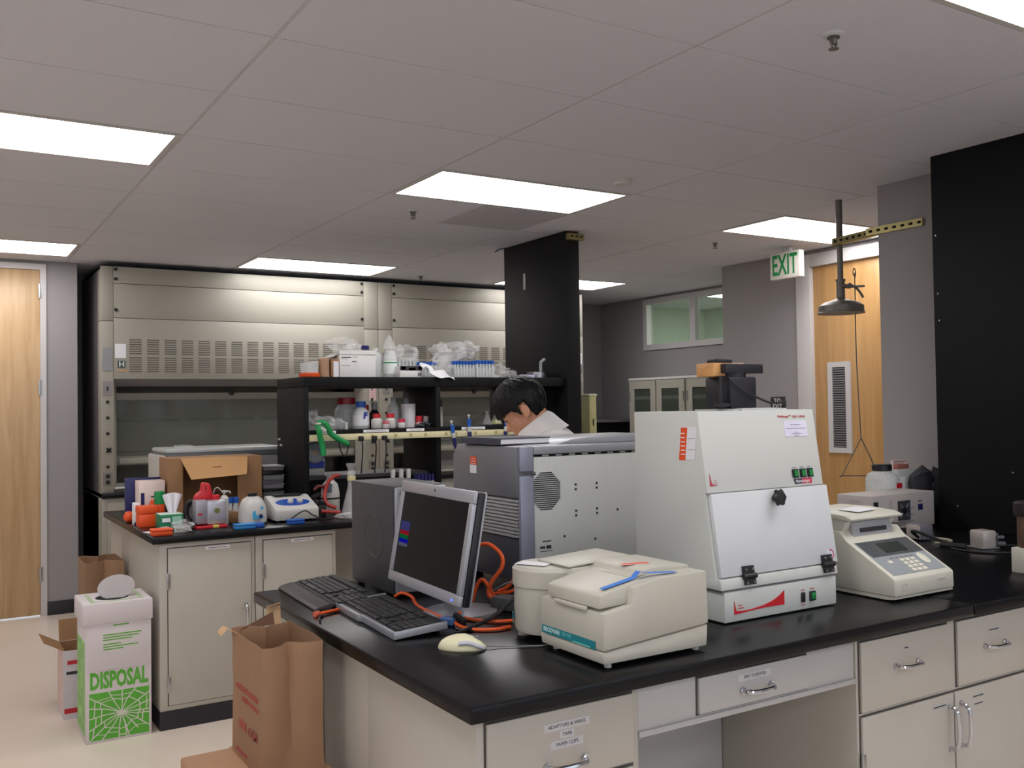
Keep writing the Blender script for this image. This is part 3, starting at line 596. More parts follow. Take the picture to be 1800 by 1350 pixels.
# keyboards
m_key = M('keycap_black', (38, 38, 42), .45); m_keyb = M('keyboard_body', (34, 34, 38), .5)
def keyboard(name, lab, org, ang, L, D, trim, wrist=0):
    """org is the near left corner seen by its user; local x along the length, y away from the user"""
    t = T(name, lab, 'keyboard', (org[0], org[1], BT), ang)
    sl = .075
    def tilt(mb): mb.bm.transform(Matrix.Translation((0, 0, .006)) @ Matrix.Rotation(sl, 4, 'X')); return mb
    P('body', tilt(B(0, L, 0, D, 0, .014, bev=.004)), m_keyb, t, True)
    if trim:
        P('front_trim', tilt(MB().prism([(-.004, -.012), (L*.42, -.012), (L*.45, -.004), (L+.004, -.004), (L+.004, .004), (L*.45, .006), (L*.42, 0), (-.004, 0)], 'z', -.004, .016, bev=.001)), m_silver, t, True)
        P('side_trim', tilt(B(L, L+.008, -.004, D, -.003, .017, bev=.002)), m_silver, t, True)
        P('side_trim', tilt(B(-.008, 0, -.012, D, -.003, .017, bev=.002)), m_silver, t, True)
    if wrist: P('palm_rest', MB().prism([(-wrist, 0), (0, 0), (0, .018), (-.01, .02), (-wrist+.01, .012), (-wrist, .006)], 'x', .0, L, bev=.002), M('palm_rest_brown', (62, 55, 54), .5), t, True)
    kw = .0185; rows = [(.012, 14), (.033, 14), (.052, 14), (.071, 14), (.090, 14), (.116, 14)]
    kp = B(0, kw-.0025, 0, kw-.0025, 0, .006, bev=.0012, seg=1).mesh('key', 0); kp.materials.append(m_key)
    R_ = Matrix.Translation((0, 0, .006)) @ Matrix.Rotation(sl, 4, 'X')
    def key(x, y, w=None):
        if w:
            me = B(0, w, 0, kw-.0025, 0, .006, bev=.0012, seg=1).mesh('key', 0); me.materials.append(m_key)
        else: me = kp
        o = bpy.data.objects.new('key', me); COL.objects.link(o); o.parent = t; o.matrix_local = R_ @ Matrix.Translation((x, y, .0135))
    for r, (y, n) in enumerate(rows):
        y = y*D/.15
        if r == 0:
            for k in range(3): key(.015+k*.026, y, .022)
            key(.095, y, .105)
            for k in range(3): key(.206+k*.026, y, .022)
        else:
            for k in range(n): key(.015+k*.0195+(r % 3)*.003, y)
        if L > .4:
            if r in (0, 3, 4, 5):
                for k in range(3): key(.305+k*.0195, y)
            if r == 1: key(.3245, y)
            if r < 5:
                for k in range(4): key(.372+k*.0195, y)
    m_leg = P('rear_foot', B(.03, .06, D-.02, D-.01, 0, .016).bx(L-.06, L-.03, D-.02, D-.01, 0, .016), m_plb, t, True)
    return t
keyboard('keyboard', 'black keyboard with silver trim in front of the monitor', (1.072, 2.735), -PI/2-.06, .45, .15, True)
keyboard('keyboard', 'black keyboard with dark palm rest at the far left bench corner', (1.075, 3.165), -PI/2-.06, .425, .15, False, .055)
t = T('computer_mouse', 'cream computer mouse lying on the black bench', 'mouse', (1.15, 2.11, BT), -.64)
P('shell', MB().ell((0, 0, .004), (.062, .034, .034), 3), M('cream_mouse', (226, 222, 186), .35), t, True)
o = t.children[0]
for v in o.data.vertices:
    if v.co.z < 0: v.co.z = 0
    if v.co.x > .02: v.co.z *= 1-.35*(v.co.x-.02)/.045
P('side_grip', MB().tube([(-.005, -.031, .020), (.02, -.0305, .022), (.045, -.024, .012), (.055, -.014, .006)], .006, 8), M('mouse_lilac', (196, 196, 206), .4), t, True)
P('scroll_wheel', MB().cyl((.035, -.004, .026), (.035, .004, .026), .008, n=12), m_plg, t, True)
P('button_line', MB().tube([(.012, -.0015, .0365), (.03, -.0015, .033), (.058, -.0015, .014)], .0012, 5), m_plg, t, True)
P('cable', MB().tube([(.06, 0, .008), (.10, .01, .004), (.16, .015, .004), (.21, .03, .004), (.27, .10, .004)], .002, 6), m_plg, t, True)
# ================================================================== CABLES AND POWER GEAR BEHIND THE MONITOR
def cable(name, lab, pts, r, mat, cat='cable', grp=None):
    return S(name, MB().tube(pts, r, 8, 8), mat, lab, cat, grp)
b = BT+.006
cable('network_cable', 'orange cable end lying at the left bench edge beside the keyboard', [(.985, 2.69, b), (1.0, 2.69, b+.001), (1.03, 2.70, b+.001), (1.06, 2.715, b), (1.066, 2.735, b)], .0048, m_cableo)
S('cable_plug', MB().cyl((.972, 2.682, b+.001), (.986, 2.69, b+.001), .0085, n=10), M('plug_salmon', (226, 110, 84), .5), 'pale orange cable tip on the left bench edge', 'plug')
cable('power_cable', 'short dark cable curling beside the orange cable end', [(.992, 2.672, BT+.004), (.975, 2.65, BT+.004), (.962, 2.615, BT+.004), (.957, 2.60, BT+.004)], .0035, m_plb)
cable('network_cable', 'orange cable arching between keyboard and monitor foot', [(1.238, 2.70, b+.02), (1.245, 2.665, b+.035), (1.255, 2.62, b+.03), (1.262, 2.585, b+.006), (1.255, 2.40, b+.002)], .005, m_cableo)
cable('network_cable', 'orange cable looping tall behind the right side of the monitor', [(1.46, 2.55, 1.125), (1.47, 2.51, 1.128), (1.485, 2.47, 1.10), (1.48, 2.46, 1.065), (1.455, 2.48, 1.02), (1.45, 2.49, .985), (1.46, 2.46, .96)], .0062, m_cableo)
cable('network_cable', 'lowest orange cable lying along the bench beside the mouse', [(1.29, 2.38, b+.02), (1.25, 2.33, b+.004), (1.26, 2.26, b), (1.31, 2.22, b), (1.36, 2.22, b)], .005, m_cableo)
cable('network_cable', 'orange cable lying just behind the lowest orange one', [(1.31, 2.39, b), (1.325, 2.345, b), (1.36, 2.30, b), (1.41, 2.28, b), (1.47, 2.285, b)], .005, m_cableo)
for k, (pts, lab) in enumerate([([(1.43, 2.555, .955), (1.44, 2.545, 1.0), (1.45, 2.525, 1.022), (1.465, 2.50, .99), (1.475, 2.485, .955)], 'small orange cable hoop in the tangle behind the monitor'),
                               ([(1.49, 2.50, .985), (1.505, 2.475, 1.0), (1.52, 2.44, 1.035), (1.53, 2.42, 1.05)], 'orange cable stub sticking up beside the beige photometer'),
                               ([(1.475, 2.52, .975), (1.50, 2.47, .985), (1.52, 2.43, 1.0), (1.56, 2.40, 1.005)], 'orange cable bridging the tangle towards the photometer')]):
    cable('network_cable', lab, pts, .0058, m_cableo)
cable('power_cable', 'thick black cable slanting across the power bricks behind the monitor', [(1.20, 2.24, BT+.005), (1.26, 2.26, .952), (1.36, 2.30, .965), (1.45, 2.33, 1.0), (1.56, 2.36, 1.0)], .006, m_plb)
cable('data_cable', 'thin pale cable curling through the orange tangle', [(1.47, 2.52, .975), (1.475, 2.48, 1.0), (1.50, 2.44, 1.02), (1.53, 2.42, .99), (1.545, 2.40, .96)], .003, m_plg)
for (x, y, rz, lab) in ((1.485, 2.42, .5, 'grey power brick under the cables behind the monitor'), (1.535, 2.36, .2, 'pale grey power brick beside the photometer lamp housing')):
    t = T('power_brick', lab, 'power supply', (x, y, BT), rz)
    P('body', MB().box((0, 0, .022), (.06, .11, .04), bev=.008), M('brick_grey', (92, 92, 96), .5) if rz > .3 else M('brick_pale', (150, 148, 142), .5), t, True); P('lead', MB().tube([(0, -.055, .02), (.01, -.075, .014), (.03, -.085, .006)], .004, 6), m_plb, t, True)
t = T('desk_hub', 'small blue and black cable hub by the keyboard end', 'cable hub', (1.255, 2.345, BT))
P('hub', MB().box((1.245, 2.36, BT+.012), (.03, .05, .02), bev=.004, rot=(0, 0, .4)), M('hub_blue', (70, 104, 160), .4), t); P('clip', MB().box((1.262, 2.33, BT+.016), (.012, .05, .03), bev=.004, rot=(.3, 0, .2)), m_plb, t); P('lead', MB().tube([(1.25, 2.33, BT+.006), (1.235, 2.29, BT+.004), (1.26, 2.25, BT+.003)], .003, 6), m_plb, t)
# ================================================================== SILVER SEQUENCING INSTRUMENT
m_dsilv = M('dark_silver_paint', (128, 128, 134), .38, .25, var=.02)
m_alu = M('bare_aluminium', (204, 206, 203), .45, .1, var=.03, scale=6, stretch=(30, 1, 1))
x0, x1, y0, y1, zt = 1.67, 2.40, 2.672, 3.118, 1.415
t = T('laboratory_analyser', 'large silver laboratory analyser with louvred front behind the monitor', 'analyser', (2.0, 2.9, BT))
P('upper_front', MB().prism([(y0, 1.243), (y1, 1.243), (y1, 1.375), (y1-.035, zt), (y0, zt)], 'x', x0, x0+.06, bev=.005), m_dsilv, t)
P('lower_front', B(x0+.01, x0+.06, y0, y1, BT+.02, 1.11, bev=.004), M('dim_silver', (82, 82, 90), .4, .2), t)
P('louvre_backing', B(x0+.03, x0+.06, y0+.01, y1, 1.11, 1.243), m_dark, t)
for k in range(11): P('louvre', MB().box((x0+.018, (y0+y1)/2, 1.118+k*.0118), (.030, y1-y0-.012, .006), rot=(0, -.25, 0)), M('louvre_pale', (206, 206, 208), .35, .2), t)
P('corner_trim', B(x0+.005, x0+.058, y0-.016, y0-.001, 1.332, zt, bev=.003).bx(x0+.005, x0+.058, y0-.016, y0-.001, BT+.02, 1.318, bev=.003), M('trim_blue_grey', (150, 154, 172), .35, .3), t)
P('hinge_pin', MB().cyl((x0+.05, y0-.02, 1.325), (x0+.06, y0-.02, 1.325), .006, n=10), m_chrome, t)
P('top_rail', B(x0+.06, x1, y0-.014, y0+.03, 1.387, zt, bev=.004), M('trim_silver', (160, 162, 168), .35, .3), t)
P('top_cover', B(x0+.058, x1, y0+.012, y1-.02, zt-.02, zt+.002, bev=.004), m_dsilv, t)
P('body', B(x0+.06, x1, y0+.004, y1, BT+.03, zt-.021, bev=.003), m_plg, t)
sp_ = P('side_panel', B(x0+.064, x1-.01, y0-.006, y0+.003, BT+.035, 1.378, bev=.001), m_alu, t, label='bare metal side panel with fan grille')
P('panel_gap', B(x0+.06, x1-.005, y0-.004, y0+.0, 1.379, 1.3865), m_dark, t)
for k in range(9): P('gap_tab', B(x0+.10+k*.055, x0+.125+k*.055, y0-.006, y0-.003, 1.3805, 1.385), m_alu, t)
gc = (1.782, 1.263); vents = MB()
for k in range(-9, 10):
    dz = k*.0068; hw = min(.058, .058+.028-abs(dz)) if abs(dz) > .028 else .058
    vents.bx(gc[0]-hw, gc[0]+hw, y0-.0075, y0-.0055, gc[1]+dz-.0018, gc[1]+dz+.0018)
P('fan_grille', vents, m_ink, sp_)
for (px, pz) in ((1.905, 1.278), (1.905, 1.262), (1.995, 1.278), (1.995, 1.262), (1.905, 1.188), (1.905, 1.172), (1.995, 1.19), (1.995, 1.174), (1.855, 1.105), (1.985, 1.085), (2.085, 1.18)): P('screw_hole', MB().cyl((px, y0-.0075, pz), (px, y0-.005, pz), .0045, n=8), m_ink, sp_)
P('data_plate', B(1.765, 1.80, y0-.0068, y0-.0058, 1.092, 1.096).bx(1.755, 1.775, y0-.0068, y0-.0058, 1.07, 1.078).bx(1.78, 1.80, y0-.0068, y0-.0058, 1.068, 1.080).bx(1.757, 1.805, y0-.0068, y0-.0058, 1.06, 1.062), m_ink, sp_)
P('lid', MB().prism([(x0+.19, zt+.002), (x0+.25, zt+.018), (x0+.32, zt+.022), (x1, zt+.022), (x1, zt+.002)], 'y', y0+.03, y1-.03, bev=.002), M('trim_silver', (160, 162, 168), .35, .3), t)
stk = P('sticker', patch((x0-.0005, 2.962, 1.358), -Y, Z, .046, .030), m_orange, t, label='orange and white sticker'); P('sticker_base', patch((x0-.0005, 2.963, 1.329), -Y, Z, .046, .030), m_paper, stk)
for k in range(3): P('sticker_line', patch((x0-.0014, 2.962, 1.348+k*.008), -Y, Z, .034, .0016), m_paper, stk)
for (x, y) in ((x0+.08, y0+.03), (x0+.08, y1-.04), (x1-.05, y0+.03), (x1-.05, y1-.04)): P('foot', MB().cyl((x, y, BT), (x, y, BT+.031), .018, n=12), m_rub, t)
t = T('notebook', 'dark navy hardcover notebook lying on top of the silver analyser', 'notebook', (1.768, 2.905, zt+.003), .03)
m_ncov = M('notebook_cover', (58, 60, 74), .55)
P('lower_cover', MB().bx(-.105, .105, -.135, .135, 0, .003), m_ncov, t, True); P('pages', MB().bx(-.102, .1, -.132, .132, .003, .020), m_paper, t, True); P('upper_cover', MB().bx(-.105, .105, -.135, .135, .020, .023), m_ncov, t, True); P('spine', MB().bx(-.108, -.105, -.135, .135, 0, .023), m_ncov, t, True)
# ================================================================== PHOTOMETER
x0, x1, y0, y1 = 1.318, 1.638, 1.745, 2.008
t = T('spectrophotometer', 'beige spectrophotometer with teal name strip and blue tape on lid', 'spectrophotometer', (1.48, 1.88, BT))
P('base', MB().prism([(x0+.004, BT+.012), (x1, BT+.012), (x1+.004, 1.006), (x0+.10, .99), (x0, .982)], 'y', y0+.003, y1, bev=.004), M('beige_dark', (200, 196, 184), .45), t)
P('body', MB().prism([(x0, .985), (x0+.10, .993), (x1+.004, 1.009), (x1, 1.138), (x0+.17, 1.136), (x0+.135, 1.13), (x0+.09, 1.122), (x0+.085, 1.082), (x0+.004, 1.07)], 'y', y0, y1, bev=.004), m_beige, t)
P('rear_hump', MB().prism([(x0+.15, 1.13), (x0+.17, 1.146), (x0+.20, 1.150), (x1-.004, 1.146), (x1, 1.13)], 'y', y0+.06, y1, bev=.004), m_beige, t)
P('sample_lid', MB().prism([(x0+.002, 1.078), (x0+.006, 1.108), (x0+.02, 1.113), (x0+.13, 1.134), (x0+.14, 1.13), (x0+.14, 1.085)], 'y', y0+.018, y1-.03, bev=.004), m_beige, t)
P('lid_recess', MB().prism([(x0+.125, 1.134), (x0+.175, 1.1385), (x0+.175, 1.1365), (x0+.125, 1.132)], 'y', y0+.055, y0+.17), M('beige_shade', (186, 181, 166), .5), t)
P('lid_lip', MB().box((x0+.001, y0+.13, 1.073), (.008, .13, .010), bev=.002), M('beige_dark', (200, 196, 184), .45), t)
P('lamp_housing', MB().lathe([(.096, 0), (.1, .01), (.1, .118), (.104, .120), (.104, .162), (.094, .170), (0, .172)], (1.42, 2.105, .960), 32), m_beige, t)
P('housing_bridge', B(1.40, 1.60, 1.99, 2.15, .962, 1.135, bev=.012), m_beige, t)
P('housing_cover', MB().prism([(1.40, 1.134), (1.60, 1.146), (1.60, 1.15), (1.40, 1.139)], 'y', 1.995, 2.145, bev=.002), m_beige, t)
P('housing_note', MB().box((1.372, 2.115, 1.1335), (.05, .09, .0012), rot=(0, 0, .5)), m_paper, t)
P('housing_foot', MB().cyl((1.36, 2.15, BT), (1.36, 2.15, .962), .016, n=12), M('beige_shade', (186, 181, 166), .5), t)
P('teal_mark', MB().box((1.329, 2.155, .99), (.002, .02, .03), rot=(0, 0, -.5)), m_teal, t)
for (x, y) in ((x0+.03, y0+.025), (x1-.015, y0+.03), (x0+.03, y1-.03), (x1-.02, y1-.03)): P('foot', MB().cyl((x, y, BT), (x, y, BT+.014), .009, n=10), M('foot_pale', (200, 198, 192), .5), t)
ns = P('name_strip', patch((x0-.0007, 1.886, .994), -Y, Z, .222, .019), m_teal, t); TXT('BECKMAN', .015, M('strip_pale', (200, 226, 226), .6), ns, (x0-.0016, 1.955, .9945), -Y, Z, bold=.0004); TXT('DU 530', .011, M('strip_aqua', (120, 206, 200), .6), ns, (x0-.0016, 1.89, .996), -Y, Z)
P('strip_rule', patch((x0-.0016, 1.83, .987), -Y, Z, .07, .0025), M('strip_aqua', (120, 206, 200), .6), ns)
P('blue_tape', MB().sheet([[(x0+.03, y0+.045-.008, 1.1195), (x0+.03, y0+.045+.008, 1.1195)], [(x0+.12, y0+.04-.009, 1.1365), (x0+.12, y0+.04+.009, 1.1365)], [(x0+.135, y0+.038-.009, 1.151), (x0+.135, y0+.038+.009, 1.151)], [(x0+.16, y0+.035-.008, 1.145), (x0+.16, y0+.035+.008, 1.145)], [(x0+.24, y0+.025-.008, 1.141), (x0+.24, y0+.025+.008, 1.141)]], .001), M('painters_tape', (70, 128, 214), .7), t)
P('warning_label', MB().box((x0+.20, y0+.13, 1.1505), (.075, .022, .001), rot=(0, 0, -.25)), M('label_pale_red', (232, 180, 170), .7), t)
P('label_stripe', MB().box((x0+.20, y0+.128, 1.1512), (.070, .010, .001), rot=(0, 0, -.25)), M('label_red', (222, 78, 62), .7), t)
# ================================================================== LIGHT CABINET
CX0, CX1, CYB = 1.85, 2.325, 2.275
fs = lambda z: 1.918+(z-1.03)*.155
FU = Vector((0, .155, 1)).normalized(); FN = Vector((0, -1, .155)).normalized()
m_lc = M('light_cabinet_white', (206, 209, 205), .42, var=.01, scale=3)
t = T('light_cabinet', 'tall white imaging light cabinet with hinged door, knob and green switches', 'imaging cabinet', (2.09, 2.1, BT))
P('base', B(CX0+.012, CX1-.006, 1.915, CYB, BT+.004, 1.030, bev=.004), m_lc, t)
P('base_gap', B(CX0+.006, CX1-.008, 1.92, CYB-.004, 1.029, 1.036), m_plg, t)
P('body', MB().prism([(fs(1.036)-.006, 1.036), (fs(1.065)-.006, 1.065), (fs(1.065)+.012, 1.066), (fs(1.298)+.012, 1.298), (fs(1.305), 1.299), (fs(1.527), 1.527), (CYB, 1.527), (CYB, 1.036)], 'x', CX0, CX1, bev=.002), m_lc, t)
dr = P('door', MB().prism([(fs(1.069)-.004, 1.069), (fs(1.297)-.004, 1.297), (fs(1.297)+.010, 1.297), (fs(1.069)+.010, 1.069)], 'x', CX0+.008, CX1+.010, bev=.002), M('door_white', (212, 215, 218), .4, var=.01), t)
P('door_reveal', MB().prism([(fs(1.297)+.001, 1.2972), (fs(1.30)+.001, 1.3), (fs(1.3)+.02, 1.3), (fs(1.297)+.02, 1.2972)], 'x', CX0+.002, CX1), m_plg, t)
kp_ = Vector((2.10, fs(1.272)-.005, 1.272)); kn = MB()
kn.lathe([(.009, 0), (.009, .014), (.02, .016), (.022, .024), (.018, .03), (0, .031)], kp_, 24, FN)
for k in range(6):
    a_ = k*PI/3; kn.ell(kp_+FN*.022+(X*math.cos(a_)+FU*math.sin(a_))*.019, (.008, .008, .008), 1)
P('knob', kn, m_plb, dr)
for hx in (1.957, 2.283):
    hg = P('hinge', MB().join(patch((hx, fs(1.082)-.0055, 1.082), X, FU, .042, .024, .006).bm).join(patch((hx, fs(1.054)-.0075, 1.054), X, FU, .042, .022, .006).bm).cyl((hx-.024, fs(1.068)-.012, 1.067), (hx+.024, fs(1.068)-.012, 1.067), .008, n=10), m_plb, t)
    for dx in (-.013, .013):
        for zz in (1.086, 1.05): P('screw', MB().cyl((hx+dx, fs(zz)-.010, zz), (hx+dx, fs(zz)-.0155, zz), .0035, n=8), m_chrome, hg)
FP = lambda x, z, d=.0008: Vector((x, fs(z), z))+FN*d
TXT('MultiImage\u2122  Light Cabinet', .0105, m_redink, t, FP(2.226, 1.507), X, FU)
nt = P('notice', patch(FP(2.238, 1.470, .0), X, FU, .098, .048), M('notice_lilac', (222, 220, 240), .8), t)
for dz, w_ in ((.012, .045), (.001, .082), (-.011, .014), (-.0155, .04), (-.021, .018)): P('print_line', patch(FP(2.238, 1.470+dz, .0008), X, FU, w_, .0016), M('print_grey', (140, 138, 160), .8), nt)
for k, x in enumerate((2.208, 2.240, 2.272)):
    s_ = P('switch', patch(FP(x, 1.337, 0), X, FU, .023, .026, .004), m_plb, t); P('rocker', patch(FP(x, 1.337, .004), X, FU, .014, .018, .003), M('switch_green', (30, 130, 64), .3), s_)
    P('switch_caption', patch(FP(x, 1.355, 0), X, FU, .014, .0015), m_plg, t)
bd = P('badge', patch(FP(2.238, 1.314, 0), X, FU, .074, .015), M('badge_navy', (34, 30, 60), .4), t); P('badge_red', patch(FP(2.254, 1.314, .0006), X, FU, .042, .015), M('badge_crimson', (206, 44, 78), .4), bd); TXT('AlphaImager', .0125, m_paper, bd, FP(2.236, 1.314, .0016), X, FU)
lg = MB().prism([(0, 0), (.030, .002), (.0085, .006), (.003, .036)], 'z', 0, .0008); lg.bm.transform(Matrix(((1, 0, 0, 1.862), (0, FU.y, FN.y, fs(1.318)), (0, FU.z, FN.z, 1.318), (0, 0, 0, 1)))); P('logo', lg, M('logo_red', (184, 60, 76), .5), t)
for k in range(2): P('logo_line', patch(FP(1.884, 1.327+k*.007, .0004), X, FU, .014-k*.004, .0012), M('logo_red', (184, 60, 76), .5), t)
P('round_sticker', MB().lathe([(.016, 0), (.016, .0006), (0, .0006)], FP(2.306, 1.093, .004), 24, FN), M('round_pale', (206, 206, 222), .6), dr); P('sticker_arc', MB().tube([FP(2.306+.013*math.cos(a/10), 1.093+.013*math.sin(a/10), .0048) for a in range(-14, 22, 4)], .0016, 5), M('badge_crimson', (206, 44, 78), .4), dr)
FB = lambda x, z: Vector((x, 1.9145, z))
sw = P('swoosh', MB().prism([(1.897, 1.004), (1.897, .966), (1.962, .970), (2.02, .972), (2.095, .971), (2.095, 1.012), (2.075, .999), (2.045, .987), (2.01, .979), (1.962, .974), (1.93, .9735), (1.906, .975), (1.9035, .982)], 'y', 1.9138, 1.9148), M('swoosh_red', (206, 34, 44), .45), t, smooth=0)
for k in range(2): P('swoosh_line', B(1.912, 1.935-k*.008, 1.9138, 1.9148, .981+k*.008, .983+k*.008), M('swoosh_red', (206, 34, 44), .45), t)
P('power_inlet', B(2.165, 2.180, 1.911, 1.916, .968, .996, bev=.001), m_plb, t); s_ = P('switch', B(2.200, 2.224, 1.910, 1.916, .968, .996, bev=.001), m_plb, t); P('rocker', B(2.204, 2.220, 1.906, 1.911, .973, .992, bev=.001), M('switch_green', (30, 130, 64), .3), s_)
for x, z, w_ in ((2.172, 1.003, .013), (2.212, 1.004, .018), (2.172, .960, .012)): P('caption', B(x-w_/2, x+w_/2, 1.9138, 1.915, z-.001, z+.001), M('swoosh_red', (206, 34, 44), .45), t)
st = P('sticker', patch((CX0-.0008, 2.055, 1.435), Vector((0, -1, .0)), Vector((0, -.12, 1)), .026, .094), m_orange, t, label='orange and white sticker'); P('sticker_white', patch((CX0-.0008, 2.022, 1.437), -Y, Vector((0, -.12, 1)), .038, .094), m_paper, st)
for k in range(6): P('sticker_print', patch((CX0-.0017, 2.055, 1.405+k*.012), -Y, Vector((0, -.12, 1)), .016, .003), m_paper, st)
for dz in (-.018, .014): P('sticker_rule', patch((CX0-.0017, 2.02, 1.437+dz), -Y, Vector((0, -.12, 1)), .03, .001), m_plg, st)
P('side_block', B(CX1, CX1+.022, 2.0, 2.22, 1.10, 1.305, bev=.003), m_lc, t)
for (x, y) in ((CX0+.04, 1.94), (CX1-.04, 1.94), (CX0+.04, 2.24), (CX1-.04, 2.24)): P('foot', MB().cyl((x, y, BT), (x, y, BT+.006), .012, n=10), m_rub, t)
CT_ = 1.527
t = T('imaging_camera', 'black camera tower with tan block mounted on the light cabinet', 'camera', (2.10, 2.12, CT_))
m_cam = M('camera_black', (26, 25, 34), .45)
P('mount_plate', B(2.03, 2.26, 2.04, 2.20, CT_, CT_+.005).bx(2.06, 2.20, 2.03, 2.05, CT_, CT_+.007), M('plate_pale', (196, 198, 196), .4), t)
P('lens_body', B(2.055, 2.165, 2.07, 2.18, CT_+.006, CT_+.102, bev=.006), m_cam, t); P('lens_ring', MB().cyl((2.105, 2.12, CT_+.10), (2.105, 2.12, CT_+.115), .046, n=24), m_cam, t)
P('camera_head', B(2.045, 2.20, 2.075, 2.16, CT_+.113, CT_+.142, bev=.003), m_cam, t)
P('tan_block', B(2.015, 2.15, 2.10, 2.175, CT_+.104, CT_+.145, bev=.004), WOOD('tan_block_wood', (196, 140, 84), (216, 164, 104), axis=0), t)
P('head_cap', B(2.055, 2.115, 2.12, 2.17, CT_+.145, CT_+.158, bev=.003), m_cam, t)
P('post', MB().cyl((2.035, 2.09, CT_+.005), (2.035, 2.09, CT_+.105), .007, n=10), m_cam, t); P('clamp_knob', MB().lathe([(.012, 0), (.012, .006), (.024, .008), (.024, .018), (0, .019)], (2.035, 2.085, CT_+.005), 20), m_cam, t)
P('signal_cable', MB().tube([(2.05, 2.07, CT_+.10), (2.055, 2.06, CT_+.085), (2.085, 2.055, CT_+.062), (2.14, 2.05, CT_+.04), (2.20, 2.05, CT_+.022), (2.25, 2.06, CT_+.022), (2.285, 2.07, CT_+.025), (2.31, 2.09, CT_+.012), (2.318, 2.10, CT_+.004)], .0035, 8), m_rub, t)
# ================================================================== THERMAL CYCLER
x0, x1, y0 = 2.478, 2.772, 1.83
m_tc = M('cycler_beige', (206, 203, 190), .45, var=.015)
t = T('thermal_cycler', 'beige thermal cycler with sloping keypad panel and small display', 'thermal cycler', (2.62, 2.0, BT))
P('body', MB().prism([(y0, .958), (y0+.002, 1.008), (y0+.008, 1.014), (2.005, 1.108), (2.03, 1.135), (2.24, 1.135), (2.24, .958)], 'x', x0, x1, bev=.004), m_tc, t)
P('lower_tray', MB().prism([(y0+.004, .957), (y0+.004, .950), (y0+.03, BT+.004), (2.23, BT+.004), (2.23, .957)], 'x', x0+.003, x1-.003), m_tc, t)
P('head', MB().prism([(2.035, 1.13), (2.02, 1.165), (2.05, 1.178), (2.23, 1.178), (2.23, 1.13)], 'x', x0+.018, x1-.03, bev=.005), m_tc, t)
P('front_recess', MB().prism([(2.012, 1.112), (2.018, 1.163), (2.03, 1.163), (2.03, 1.112)], 'x', x0+.045, x1-.055, bev=.002), M('recess_grey', (166, 168, 172), .45), t)
P('block_slot', MB().prism([(2.010, 1.128), (2.012, 1.141), (2.02, 1.141), (2.02, 1.128)], 'x', x0+.08, x1-.085), m_ink, t)
P('hinged_lid', MB().prism([(1.995, 1.168), (1.99, 1.176), (2.02, 1.186), (2.12, 1.192), (2.24, 1.190), (2.24, 1.176)], 'x', x0+.01, x1-.025, bev=.004), m_tc, t)
P('paper_note', MB().box((x0+.14, 2.07, 1.1935), (.11, .075, .0012), rot=(.03, -.02, .12)), m_paper, t)
SU = Vector((0, 2.005-1.838, 1.108-1.014)).normalized(); SN = X.cross(SU); SO = Vector((0, 1.838, 1.014))
SPt = lambda x, v: Vector((x, 0, 0))+SO+SU*v+SN*.0008
P('panel', patch(SPt((x0+x1)/2, .092)-SN*.002, X, SU, .258, .165, .003), M('panel_grey_blue', (150, 156, 160), .45), t)
P('display_surround', patch(SPt((x0+x1)/2+.002, .135), X, SU, .256, .076, .001), M('display_dark', (92, 90, 92), .35), t); P('display', patch(SPt((x0+x1)/2+.01, .134), X, SU, .11, .048, .002), M('display_lcd', (58, 62, 58), .25), t)
for k in range(5): P('soft_key', patch(SPt(x0+.095+k*.024, .083), X, SU, .014, .005, .002), m_plg, t)
for r_ in range(4):
    for k in range(3): P('key', patch(SPt(x0+.128+k*.026, .069-r_*.0165), X, SU, .019, .012, .004), M('keypad_cream', (222, 218, 204), .4), t)
P('key', patch(SPt(x0+.068, .066), X, SU, .018, .012, .004), M('keypad_cream', (222, 218, 204), .4), t)
ov = MB(); ov.lathe([(.021, 0), (.021, .003), (.016, .005), (0, .005)], (0, 0, 0), 24); ov.bm.transform(Matrix.Diagonal((.85, 1.25, 1, 1)))
ov.bm.transform(Matrix(((1, SU.x, SN.x, x0+.232), (0, SU.y, SN.y, (SO+SU*.066).y), (0, SU.z, SN.z, (SO+SU*.066).z), (0, 0, 0, 1)))); P('rocker_key', ov, M('keypad_cream', (222, 218, 204), .4), t)
P('side_recess', B(x0-.001, x0+.003, 2.06, 2.14, .99, 1.105), M('recess_shade', (128, 126, 118), .5), t)
P('front_emblem', MB().tube([(x0+.045+.011*math.cos(a/4), y0-.0002, .985+.011*math.sin(a/4)) for a in range(22)], .0007, 5, 1), M('beige_shade', (186, 181, 166), .5), t); P('front_caption', B(x1-.085, x1-.045, y0-.0005, y0+.001, .990, .993), M('beige_shade', (186, 181, 166), .5), t)
for (x, y) in ((x0+.04, 1.88), (x1-.04, 1.88), (x0+.04, 2.19), (x1-.04, 2.19)): P('foot', MB().cyl((x, y, BT), (x, y, BT+.006), .014, n=10), m_rub, t)
